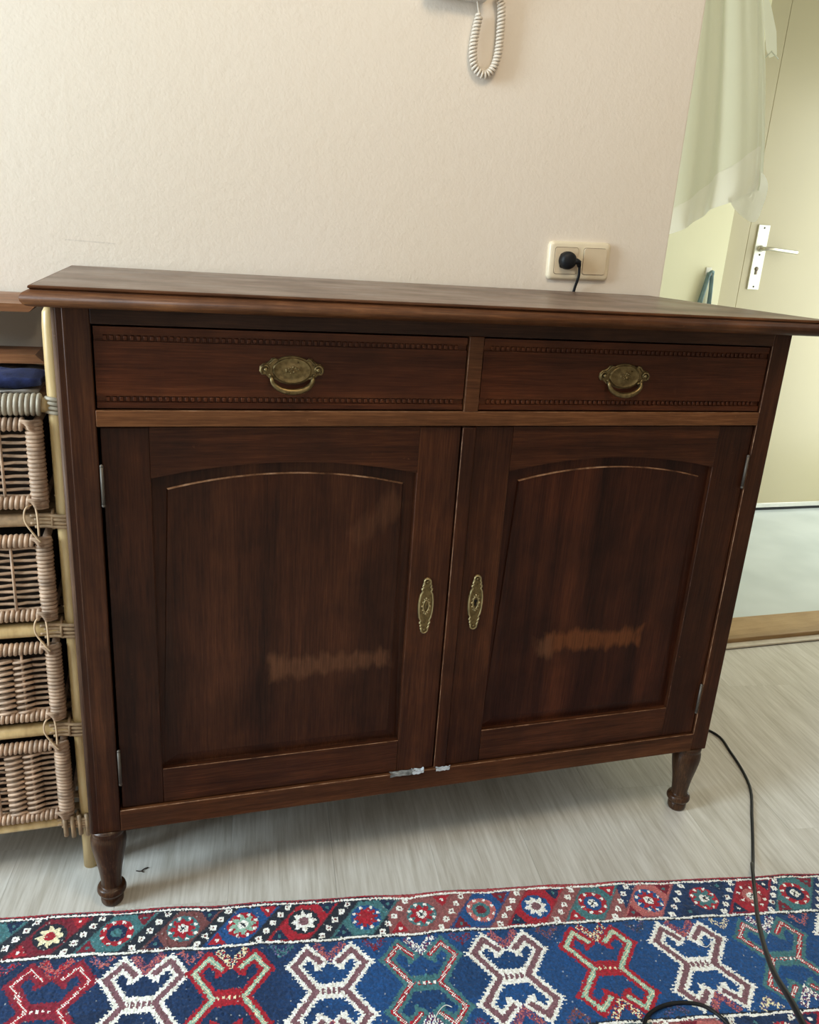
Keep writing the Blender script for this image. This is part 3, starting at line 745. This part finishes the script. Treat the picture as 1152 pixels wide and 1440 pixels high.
# ------------------------------------------------------------------ rattan shelf unit with baskets
RATY = plain('yellow_rattan', (0.62, .42, .17), .38, var=.16, scale=14, coat=.25)
def rat_pole():
    s = NT('pale_rattan_pole', .38, 0, .3)
    n = s.noise(s.mapping((30, 30, 3)), 2.0, 4)
    return s.color(s.ramp(n, [(.3, (.42, .275, .11)), (.55, (.60, .42, .19)), (.8, (.70, .54, .29))]))
RATP = rat_pole()
RATB = plain('brown_rattan_binding', (0.36, .235, .13), .5, var=.35, scale=70)
RATG = plain('greyed_rattan_binding', (0.42, .36, .27), .5, var=.25, scale=60)
WICK = plain('pinkish_wicker', (0.46, .31, .21), .5, var=.42, scale=50)
WICKSHADE = plain('dark_basket_lining', (0.022, .014, .010), .9, var=.3)  # near-black colour standing in for shade inside and behind the baskets
xr, xl, yf_, yb_ = -.0135, -.46, .117, .43
rs = thing('rattan_shelf', 'tall yellow rattan shelf unit holding wicker baskets left of the sideboard', 'shelf', (-.235, .27, 0))
RB = Vector((-.235, .27, 0))
def R(mb, name, mat, par=None):
    o = mb.build(name, mat, par or rs)
    if par is None: o.location = -RB
    return o
for x, y in ((xr, yf_), (xl, yf_), (xr, yb_), (xl, yb_)):
    m = MB(); m.tube([(x-.004*0, y, z) for z in (0, .15, .3, .5, .7, .9, .97, .99, .998)], [.0132, .0128, .0126, .0124, .0124, .0124, .0120, .0105, .006], 16)
    R(m, 'pole', RATP)
def zr(x, z, dz=0): return z
levels = [(.854, .0115, 'g'), (.673, .0105, 'b'), (.484, .0120, 'y'), (.297, .0120, 'y'), (.105, .0095, 'y')]
for z, r_, kind in levels:
    for y in (yf_-.002, yb_):
        m = MB(); m.tube([(xl+.010, y, z), (-.030, y, z), (xr-.008, y, z)], r_, 14); R(m, 'rail', RATP if kind != 'b' else RATB)
    for x in (xr, xl):
        m = MB(); m.tube([(x, yf_, z-.004), (x, yb_, z-.004)], .008, 10); R(m, 'side_rail', RATP)
    # shelf of thin slats
    for k in range(9):
        y = yf_+.03+k*.034
        m = MB(); m.tube([(xl, y, z+.002), (xr, y, z+.002)], .0065, 8); R(m, 'shelf_rod', RATB)
    # bindings at the joint
    b = MB()
    if kind == 'g':
        x = xl+.03
        while x < -.030:
            b.tube([(x+.0012*math.sin(a*1.0), yf_-.002+.0135*math.cos(a), z+.0135*math.sin(a)) for a in [2*PI*k/14 for k in range(14)]], .0040, 7, closed=True); x += .0077
        R(b, 'binding', RATG)['label'] = 'grey cane wound in close rings around the top rail'
        b = MB()
        for k in range(4): b.tube([(xr+.0140*math.cos(a), yf_+.0140*math.sin(a), z+.0100-k*.0068+.001*math.sin(a*2)) for a in [2*PI*q/18 for q in range(18)]], .0032, 7, closed=True)
        R(b, 'binding', RATG)
    else:
        for k in range(4):
            zz = z+r_*(.85-.56*k)
            b.tube(spline([(-.062+.006*(k % 2), yf_-.002-r_*.8, zz), (-.040, yf_-.012, zz+.001), (-.020, yf_-.0165, zz), (-.006, yf_-.0150, zz-.001), (.001, yf_-.006, zz)], 4), .0030, 7)
        b.tube([(-.0300, yf_-.002+(r_+.004)*math.cos(a), z+(r_+.004)*math.sin(a)) for a in [2*PI*k/14 for k in range(14)]], .0024, 7, closed=True)
        R(b, 'binding', RATB if kind != 'g' else RATG)
    # loose cane tie
    if z < .8 and z > .2:
        t = MB(); x = -.060
        t.tube(spline([(x+.008, yf_-.010, z+.030), (x-.006, yf_-.020, z+.024), (x-.008, yf_-.022, z+.004), (x+.004, yf_-.024, z-.018), (x+.012, yf_-.024, z-.030)], 6), .0016, 6)
        t.tube(spline([(x+.006, yf_-.012, z+.028), (x+.010, yf_-.022, z+.010), (x+.010, yf_-.024, z-.020)], 6), .0018, 6)
        t.tube(spline([(-.026, yf_-.004, z+.040), (-.016, yf_-.006, z+.030), (-.015, yf_-.010, z+.012)], 6), .0011, 5)
        R(t, 'cane_tie', plain('pale_cane', (.62, .44, .27), .5, var=.15))
m = MB(); m.box((xl+.01, yb_+.012, .12), (xr-.01, yb_+.016, .85)); R(m, 'back_panel', WICKSHADE)  # added dark board, paints the shade behind the baskets
t = MB()
for k in range(4): t.tube([(-.050+k*.012, yf_-.016, .122), (-.050+k*.012+.001, yf_-.017, .082-.004*(k % 2))], .0042, 7)
R(t, 'binding', RATB)

def basket(z0, z1, label, seed, plain_front):
    rnd = random.Random(seed)
    g = thing('wicker_basket', label, 'basket', (-.235, .27, z0), 'wicker baskets in the rattan shelf')
    bx0, bx1, by0, by1 = -.425, -.0375, .104, .395
    O = Vector((-.235, .27, z0))
    def B(mb, nm, mat):
        o = mb.build(nm, mat, g); o.location = -O; return o
    # near-black block painting the unlit basket inside, and base
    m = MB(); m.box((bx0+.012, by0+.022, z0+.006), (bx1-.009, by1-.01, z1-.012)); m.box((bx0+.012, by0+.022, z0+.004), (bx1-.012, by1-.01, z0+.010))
    B(m, 'base', WICKSHADE)
    # weavers
    m = MB(); z = z0+.022
    while z < z1-.022:
        h = .0015
        for i, yy in enumerate((by0+.006, )):
            pts = []
            K = 34
            for k in range(K+1):
                x = bx0+.008+(bx1-bx0-.016)*k/K
                ph_ = .0022*math.sin((x+.0)*PI/.026+(PI if int((z-z0)/.0105) % 2 else 0))
                if x > -.083: ph_ *= .2
                pts.append((x, yy+ph_, z+rnd.uniform(-.0006, .0006)))
            m.tube(pts, .0026, 6)
        m.tube([(bx0+.008, by1, z), (bx1-.006, by1, z)], .0026, 6)
        for xx in (bx0, bx1-.006): m.tube([(xx, by0+.01, z), (xx, by1, z)], .0026, 6, 1)  # side weavers coloured dark as if in shade
        if not plain_front:
            for xx in (-.094, -.122):
                m.tube(spline([(xx-.013, by0+.002, z-.002), (xx, by0-.003, z+.0015), (xx+.014, by0+.004, z+.001)], 3), .0027, 6)
        z += .0104
    w_ = B(m, 'weave', [WICK, WICKSHADE]); w_['kind'] = 'stuff'
    m = MB(); 
    for xx in (-.094, -.150, -.206, -.262, -.318, -.374): m.tube([(xx, by0+.002, z0+.01), (xx, by0+.002, z1-.01)], .0024, 6)
    B(m, 'stakes', WICK)
    # wound corner posts
    def wound_post(x, y):
        m = MB(); z = z0+.012
        m.tube([(x, y, z0+.006), (x, y, z1-.006)], .007, 8)
        wdt = .0105
        while z < z1-.008:
            m.tube([(x+wdt*math.cos(a)*(1 if abs(math.cos(a)) < .8 else .96), y+.0085*math.sin(a), z+.0008*math.sin(a+seed)) for a in [2*PI*q/14 for q in range(14)]], .0035+rnd.uniform(-.0005, .0004), 6, closed=True)
            z += .0066+rnd.uniform(-.0006, .0006)
        B(m, 'corner_post', WICK)
    wound_post(bx1-.0085, by0+.004); wound_post(bx0+.0085, by0+.004)
    def wound_rim(z, r_):
        m = MB(); x = bx0+.02
        m.tube([(bx0+.012, by0+.004, z), (bx1-.012, by0+.004, z)], r_-.002, 8)
        while x < bx1-.020:
            m.tube([(x+.0015*math.sin(a), by0+.004+(r_)*math.cos(a)*.9, z+r_*math.sin(a)) for a in [2*PI*q/14 for q in range(14)]], .0036+rnd.uniform(-.0004, .0004), 6, closed=True)
            x += .0076
        for (a_, b_) in (((bx1-.006, by0+.01), (bx1-.006, by1)), ((bx1-.006, by1), (bx0+.006, by1)), ((bx0+.006, by1), (bx0+.006, by0+.01))):
            m.tube([(a_[0], a_[1], z), (b_[0], b_[1], z)], r_*.8, 8)
        # wrapped corner knot
        for k in range(4): m.tube(spline([(bx1-.026+k*.003, by0-.006, z+.007-k*.001), (bx1-.012, by0-.008, z+.006-k*.004), (bx1+.002, by0+.004, z+.004-k*.004)], 4), .0028, 6)
        B(m, 'rim', WICK)
    wound_rim(z1-.010, .0078); wound_rim(z0+.012, .0080)
    return g
G = 'wicker baskets in the rattan shelf'
basket(.692, .836, 'topmost wicker basket, under the ring-wound rail of the rattan shelf', 1, True)
basket(.502, .651, 'second wicker basket from the top in the rattan shelf, open straight bars', 2, True)
basket(.317, .464, 'third wicker basket from the top in the rattan shelf, with crossed weave', 3, False)
basket(.116, .278, 'lowest wicker basket in the rattan shelf, nearest the floor', 4, False)

# folded navy cloth and things on top of the shelf
m = MB()
def pad(x0, x1, y0, y1, z0, z1, seed, mb):
    r = random.Random(seed); n, k_ = 22, 24; V = []
    for i in range(n+1):
        x = x0+(x1-x0)*i/n; e = min(1, min(i, n-i)/2.0)**.5 if 0 < i < n else .55
        for k in range(k_):
            a = 2*PI*k/k_; cy_, cz_ = (y0+y1)/2, (z0+z1)/2
            sx = abs(math.cos(a))**.45*(1 if math.cos(a) > 0 else -1); sz = abs(math.sin(a))**.45*(1 if math.sin(a) > 0 else -1)
            V.append((x, cy_+(y1-y0)/2*sx*(e*.06+.94), cz_+(z1-z0)/2*sz*e+r.uniform(-.001, .001)+.002*math.sin(x*60+k)))
    F = [(i*k_+k, i*k_+(k+1) % k_, (i+1)*k_+(k+1) % k_, (i+1)*k_+k)[::-1] for i in range(n) for k in range(k_)]
    F.append(tuple(range(k_))); F.append(tuple(n*k_+k for k in range(k_))[::-1]); mb.add(V, F)
pad(-.42, -.034, .126, .215, .876, .8945, 5, m)
NAVY = plain('navy_fleece', (.012, .020, .085), .95, var=.5, scale=60, bump=.8, bscale=300)
tag(m.build('folded_blanket', NAVY), 'folded navy blue fleece on top of the rattan shelf', 'blanket')
m = MB(); pad(-.41, -.040, .128, .38, .864, .8755, 6, m)
tag(m.build('folded_towel', plain('grey_cloth', (.35, .32, .29), .9, var=.2)), 'thin grey cloth lying under the navy blanket', 'cloth')
OR = wood('reddish_pine', 0, (.13, .052, .024), (.25, .11, .05), (.36, .18, .09), seed=31, dirt=.2)
tr = thing('wall_rack', 'small brown wooden rack with two boards on the wall behind the shelf', 'rack', (-.25, .30, .88))
tb = Vector((-.25, .30, .88))
def oct_board(x1, z0, z1, cut, low):
    pts = [(-.45, z0), (x1-(cut if low else 0), z0), (x1-(0 if low else 0), z0+(cut if low else 0)), (x1-(0 if low else cut), z1), (-.45, z1)]
    return pts
m = MB(); m.prism([(x-tb.x, z-tb.z) for x, z in [(-.45, .9705), (-.066, .9705), (-.056, .9800), (-.056, .9835), (-.45, .9835)]], 0, .24); m.build('board', OR, tr)
m = MB(); m.prism([(x-tb.x, z-tb.z) for x, z in [(-.45, .886), (-.030, .886), (-.030, .8905), (-.052, .8905), (-.062, .9010), (-.45, .9010)]], .0, .10); m.build('board', OR, tr)
m = MB(); m.bbox((-.40-tb.x, .01, .018), (-.38-tb.x, .24, .088), .002); m.build('end_panel', OR, tr)

# ------------------------------------------------------------------ RUG (every knot a little quad)
A0 = np.array([0, .004]); rd = np.array([.987, -.160]); rd /= np.linalg.norm(rd); rn = np.array([rd[1], -rd[0]])
cell = .0021; S0, S1, T1 = -.45, 1.80, .380
ns, nt = int((S1-S0)/cell), int(T1/cell)
rng = np.random.default_rng(5)
sc_ = S0+(np.arange(ns)+.5)*cell; tc_ = (np.arange(nt)+.5)*cell
Sg, Tg = np.meshgrid(sc_, tc_)          # rows t, columns s
S = Sg+rng.normal(0, .0005, Sg.shape); T = Tg+rng.normal(0, .0004, Tg.shape)
def srgb(r, g, b):
    c = np.array([r, g, b])/255.; return np.where(c < .04045, c/12.92, ((c+.055)/1.055)**2.4)
RED, DRED, WHT, MAU, TEAL, NAV, BLU, PNK, MINT, SLT, BRN, CRM = (srgb(158, 26, 42), srgb(112, 24, 42), srgb(238, 238, 230), srgb(120, 84, 92), srgb(64, 112, 118),
    srgb(17, 38, 70), srgb(24, 74, 130), srgb(176, 98, 96), srgb(140, 178, 160), srgb(30, 36, 48), srgb(112, 66, 66), srgb(226, 216, 180))
img = np.zeros((nt, ns, 3))
def setc(mask, c): img[mask] = c
def lf(x, seed, n=6):
    r = np.random.default_rng(seed); y = 0
    for k in range(n): y = y+np.sin(x*r.uniform(3, 22)+r.uniform(0, 6))
    return y/n
# field with abrash
f = np.clip((S-.30+.05*lf(T*8, 1))/.12, 0, 1); f = np.maximum(f*(.8+.35*lf(S, 2)), .12+.1*lf(S*3, 3)); f = np.clip(f, 0, 1)[..., None]
img[:] = NAV*(1-f)*1.25+BLU*f
dk = (np.sin(S*9+2)+np.sin(T*31+S*14)) > 1.1
img[dk] = img[dk]*.75
Tm = np.where(T > .190, .380-T, T)       # mirrored halves
W1, W2, C0 = .012, .094, .190
def seg(px, py, x0, y0, x1, y1):
    dx, dy = x1-x0, y1-y0; ln_ = math.hypot(dx, dy) or 1e-9; ux, uy = dx/ln_, dy/ln_
    al = (px-x0)*ux+(py-y0)*uy; pe_ = np.abs(-(px-x0)*uy+(py-y0)*ux)      # square-ended stroke
    return np.maximum(pe_, np.maximum(-al, al-ln_)), np.clip(al/ln_, 0, 1)
chk = (np.indices(S.shape).sum(0) % 2 == 0); col3 = (np.indices(S.shape)[1] % 3 == 0)
# eight-armed hooked figures
motifs = [(-.340, 'w'), (-.185, 'r'), (-.030, 'R'), (.108, 'w'), (.240, 'r'), (.396, 'w'), (.546, 't'), (.691, 'w'), (.850, 'r'), (1.012, 'w'), (1.165, 't'), (1.32, 'w'), (1.47, 'r'), (1.62, 'w')]
for mc, kind in motifs:
    near = (np.abs(S-mc) < .085) & (T > W2) & (T < .286)
    x = np.abs(S-mc)+.0; y = np.abs(T-C0)
    oc, cc, dc = {'w': (WHT, MAU, None), 'r': (RED, MINT, CRM), 'R': (DRED*1.3, RED, WHT), 't': (TEAL, RED, WHT)}[kind]
    k = 1.0 if kind != 'R' else 1.0
    d1, _ = seg(x, y, .023, 0, .0565, .047); d2, _ = seg(x, y, .0565, .047, .036, .0735); d3, t3 = seg(x, y, .036, .0735, .015, .0535)
    dmin = np.minimum(np.minimum(d1, d2), d3)
    bar = (x < .026) & (y < .0145)
    jag = rng.normal(0, .0006, S.shape)
    outl = (dmin+jag < .0102) | bar
    tip = (x > .002) & (x < .024) & (y > .036) & (y < .050) & (y > .050-(x-.002)*.75)
    setc(near & (outl | tip), oc)
    core = (dmin+jag*.5 < (.0047 if kind == 'w' else .0039))
    setc(near & core, cc)
    if dc is not None: setc(near & (dmin < .0022) & chk, dc)
    barc = (x < .017) & (y < .0035)
    if kind == 'w': setc(near & barc & ((np.indices(S.shape)[1] % 4 < 3)), MAU); setc(near & (x < .017) & (y < .006) & (np.indices(S.shape)[1] % 4 < 2), MAU)
    else: setc(near & barc & (y < .0022) & ((np.indices(S.shape)[1] % 4 < 2)), dc); setc(near & barc & (y >= .0022) & (kind == 't'), RED)
    if kind == 'w':   # serrated white outline
        z_ = near & (dmin > .0100) & (dmin < .0135) & (np.indices(S.shape)[0] % 3 == 0) & (dmin < .0125); setc(z_, WHT)
    # vee between the upper hooks, speckled
    vx = x; vy = Tm
    d, _ = seg(vx, vy, .0, W2+.036, .019, W2+.012)
    cset = {'w': (PNK, srgb(110, 60, 90)), 'r': (CRM, RED*.8), 't': (WHT, srgb(100, 50, 90)), 'R': (RED, PNK)}[kind]
    mk = near & (d < .0065) & (rng.random(S.shape) < .8)
    setc(mk, cset[1]); setc(mk & (rng.random(S.shape) < .52), cset[0])
# small vees between figures
for (a, _), (b, _), cc in zip(motifs, motifs[1:], [TEAL, RED, PNK, PNK, TEAL, DRED, DRED, BRN, SLT*2, CRM, PNK, RED, TEAL]):
    mid = (a+b)/2; x = np.abs(S-mid)
    d, _ = seg(x, Tm, .0, W2+.024, .014, W2+.010)
    mk = (d < .0055) & (T > W2) & (T < .286) & (rng.random(S.shape) < .6); setc(mk, cc); setc(mk & (rng.random(S.shape) < .3), srgb(90, 80, 120))
    d, _ = seg(x, np.abs(T-C0), 0, .0, .0, .0+1e-4)
# borders
inb = (Tm > W1) & (Tm < W2)
base = np.where((S[..., None] > .50) & (S[..., None] < .93), BRN*1.5, np.where(S[..., None] > .93, NAV*1.6, SLT))
img[inb] = base[inb]
medal = [(-.370, DRED, SLT, WHT, RED, 8, 0), (-.265, BLU, RED, MINT, WHT, 8, 1), (-.160, TEAL, BLU, RED, WHT, 8, 1), (-.056, DRED, SLT, CRM, RED, 8, 0), (.049, TEAL, RED, NAV, TEAL, 0, 1), (.155, BRN, TEAL, RED, WHT, 8, 1), (.253, BLU, RED, MINT, WHT, 8, 1), (.355, RED, SLT, WHT, MAU, 8, 0),
         (.462, TEAL, BLU, RED, RED, 10, 1), (.559, BRN*1.5, TEAL, RED, WHT, 8, 1), (.666, BLU, PNK, TEAL, DRED, 0, 1), (.767, RED, BLU, WHT, MAU, 8, 0), (.873, TEAL, RED, BLU, WHT, 0, 1), (.980, PNK, BLU, RED, WHT, 8, 1),
         (1.087, NAV*1.5, RED, TEAL, WHT, 8, 1), (1.180, RED, RED*.8, PNK, WHT, 0, 1), (1.268, TEAL, RED, NAV, WHT, 0, 1), (1.37, RED, SLT, WHT, MAU, 8, 0), (1.475, BLU, RED, MINT, WHT, 8, 1), (1.58, BRN, TEAL, RED, WHT, 8, 1), (1.685, RED, BLU, WHT, MAU, 8, 0)]
TM = .053
for i, (ms, bgc, ring, star, cenc, pts_, dots) in enumerate(medal):
    dx = S-ms; dy = Tm-TM; sl = dx+dy*.72      # slanted panel
    pan = inb & (np.abs(sl) < .0365) & (np.abs(dy) < .0385); setc(pan, bgc)
    pe = pan & ((np.abs(sl) > .0335) | (np.abs(dy) > .0355)); img[pe] = img[pe]*.6+base[pe]*.2
    r = np.hypot(dx, dy); an = np.arctan2(dy, dx)
    setc(inb & (r < .0285), bgc); setc(inb & (r < .0262), ring)
    if pts_:
        rs_ = .0125+.0085*(np.abs(((an*pts_/(2*PI)+.15) % 1)-.5)*2)**.8*1.15
        setc(inb & (r < rs_), star)
    else: setc(inb & (r < .0165), star)
    setc(inb & (r < .0088), cenc)
    if np.allclose(cenc, WHT): setc(inb & (r < .0066) & (np.abs(np.abs(dx)-np.abs(dy)) < .0016), SLT)
    if dots:
        for k in range(8):
            a = 2*PI*k/8+.39; setc(inb & (np.hypot(dx-.0225*math.cos(a), dy-.0225*math.sin(a)) < .0030), WHT)
    for sg in (1, -1):
        cx_, cy_ = ms+sg*.0405, TM-sg*.0245
        tx, ty = S-cx_, (Tm-cy_)*sg
        tri_ = inb & (ty > -.0115) & (ty < .0115) & (np.abs(tx) < (.0115-ty)*.62+.001)
        tc2 = {0: RED, 1: DRED, 2: NAV}[i % 3] if not np.allclose(bgc, RED) else NAV
        setc(tri_, tc2); setc(inb & (np.hypot(tx, ty+.003) < .0032), WHT if i % 3 == 0 else TEAL)
for (a, *_), (b, *_) in zip(medal, medal[1:]):
    mid = (a+b)/2
    for k in range(5):
        tt = W1+.009+k*.0161; ss = mid+(TM-tt)*.72
        q = inb & (np.abs(S-ss) < .0050) & (np.abs(Tm-tt) < .0052); setc(q, WHT)
        setc(inb & (np.abs(S-ss) < .0014) & (np.abs(Tm-tt) < .0016), BRN)
# guard lines
setc((Tm < W1) , RED*.95); setc((Tm > .0088) & (Tm < W1-.001), SLT*1.3)
setc((Tm > .0088) & (Tm < W1-.001) & (S > .5) & (S < .93), PNK*.8)
wob = .0006*np.sin(S*90)+.0006*np.sin(S*41+2)
setc(np.abs(Tm-W1-.0012+wob) < .0019, WHT); setc(np.abs(Tm-W2+.0005+wob) < .0021, WHT)
setc((np.abs(Tm-W2-.0030+wob) < .0014), SLT); setc((np.abs(Tm-W1-.0045) < .0012) & (S < .5), SLT)
# stray flecks and knot-to-knot dye variation
img *= np.exp(rng.normal(.03, .16, S.shape))[..., None]
fl = rng.random(S.shape) < .006; img[fl] = img[fl]*.4+WHT*.35
img = np.clip(img, 0, .92)
# geometry
gs, gt = np.arange(ns+1)*cell+S0, np.arange(nt+1)*cell
GS, GT = np.meshgrid(gs, gt)
ws = np.interp(GS, [-.45, -.11, .02, .20, .38, .60, .846, 1.055, 1.298, 1.8], [.014, .0115, .0105, .0088, .0075, .0045, .0010, .0045, .0065, .006])
ws = ws+.0012*np.sin(GS*38)*np.exp(-GT*6)
dist = GT+ws
X = A0[0]+rd[0]*GS+rn[0]*dist; Y = A0[1]+rd[1]*GS+rn[1]*dist
X += rng.normal(0, .00022, X.shape); Y += rng.normal(0, .00022, X.shape)
edge = np.minimum(np.minimum(GT, T1-GT), np.minimum(GS-S0, S1-GS))
Z = .0095*np.clip(edge/.006, .25, 1)**.6+rng.normal(0, .0006, X.shape)*(edge > .004)+.0006*np.sin(GS*21+GT*17)+.0004*np.sin(GS*55)
vt = np.stack([X, Y, Z], -1).reshape(-1, 3)
ii, jj = np.meshgrid(np.arange(nt), np.arange(ns), indexing='ij')
v0 = ii*(ns+1)+jj
quads = np.stack([v0, v0+(ns+1), v0+(ns+1)+1, v0+1], -1).reshape(-1, 4)
# skirt down to the floor all round
me = bpy.data.meshes.new('rug')
bidx = np.concatenate([np.arange(ns), np.arange(nt)*(ns+1)+ns, nt*(ns+1)+ns-np.arange(ns), (nt-np.arange(nt))*(ns+1)])
nb = len(bidx); low = vt[bidx].copy(); low[:, 2] = .0005; nv0 = len(vt)
vt = np.vstack([vt, low]); k_ = np.arange(nb)
sk_q = np.stack([bidx, bidx[(k_+1) % nb], nv0+(k_+1) % nb, nv0+k_], -1)
allq = np.vstack([quads, sk_q]).astype(np.int32)
me.vertices.add(len(vt)); me.vertices.foreach_set('co', vt.astype(np.float32).ravel())
me.loops.add(allq.size); me.loops.foreach_set('vertex_index', allq.ravel())
me.polygons.add(len(allq)); me.polygons.foreach_set('loop_start', np.arange(len(allq), dtype=np.int32)*4)
me.update(calc_edges=True); me.validate()
ca_ = me.color_attributes.new('yarn', 'FLOAT_COLOR', 'CORNER')
cols = np.ones((len(allq), 4, 4), np.float32)
cols[:ns*nt, :, :3] = img.reshape(-1, 1, 3); cols[ns*nt:, :, :3] = DRED*.8
ca_.data.foreach_set('color', cols.ravel())
s = NT('knotted_wool', .92, 0, 0, .15)
at = s.n.new('ShaderNodeAttribute'); at.attribute_name = 'yarn'
s.b.inputs['Sheen Weight'].default_value = .25; s.b.inputs['Sheen Roughness'].default_value = .5
hs = s.noise(s.mapping(), 900, 3); s.bump(hs, .5, .0008)
s.color(s.mix(.35, at.outputs['Color'], s.mix(1.0, at.outputs['Color'], s.ramp(hs, [(.3, .55), (.7, 1.45)]), 'MULTIPLY')))
me.materials.append(s.m)
rug = bpy.data.objects.new('rug', me); COL.objects.link(rug)
tag(rug, 'blue and red hand-knotted wool runner with hooked figures in front of the sideboard', 'rug')
# fine loose white threads on the rug
WT = plain('white_thread', (.85, .85, .82), .8)
for lab, pts in (('loose white thread lying on the rug right of the cord loop', [(.985, -.315, .0125), (.995, -.325, .013), (1.005, -.322, .013), (1.012, -.318, .0135), (1.018, -.323, .013)]),
                 ('loose white thread lying on the rug below the sideboard doors', [(.497, -.345, .0125), (.512, -.330, .013), (.524, -.324, .0135), (.533, -.329, .0125)])):
    m = MB(); m.tube(spline(pts, 5), .0007, 5); tag(m.build('thread', WT), lab, 'thread')
# tiny splinter on the floor
m = MB(); m.tube(spline([(.065, .078, .0012), (.073, .075, .0012), (.079, .079, .0018), (.086, .082, .0010)], 4), .0011, 5); m.tube([(.073, .075, .0012), (.078, .072, .0012)], .0010, 5)
tag(m.build('splinter', plain('dark_splinter', (.03, .018, .012), .8)), 'tiny dark splinter on the pale floor by the left leg', 'debris')
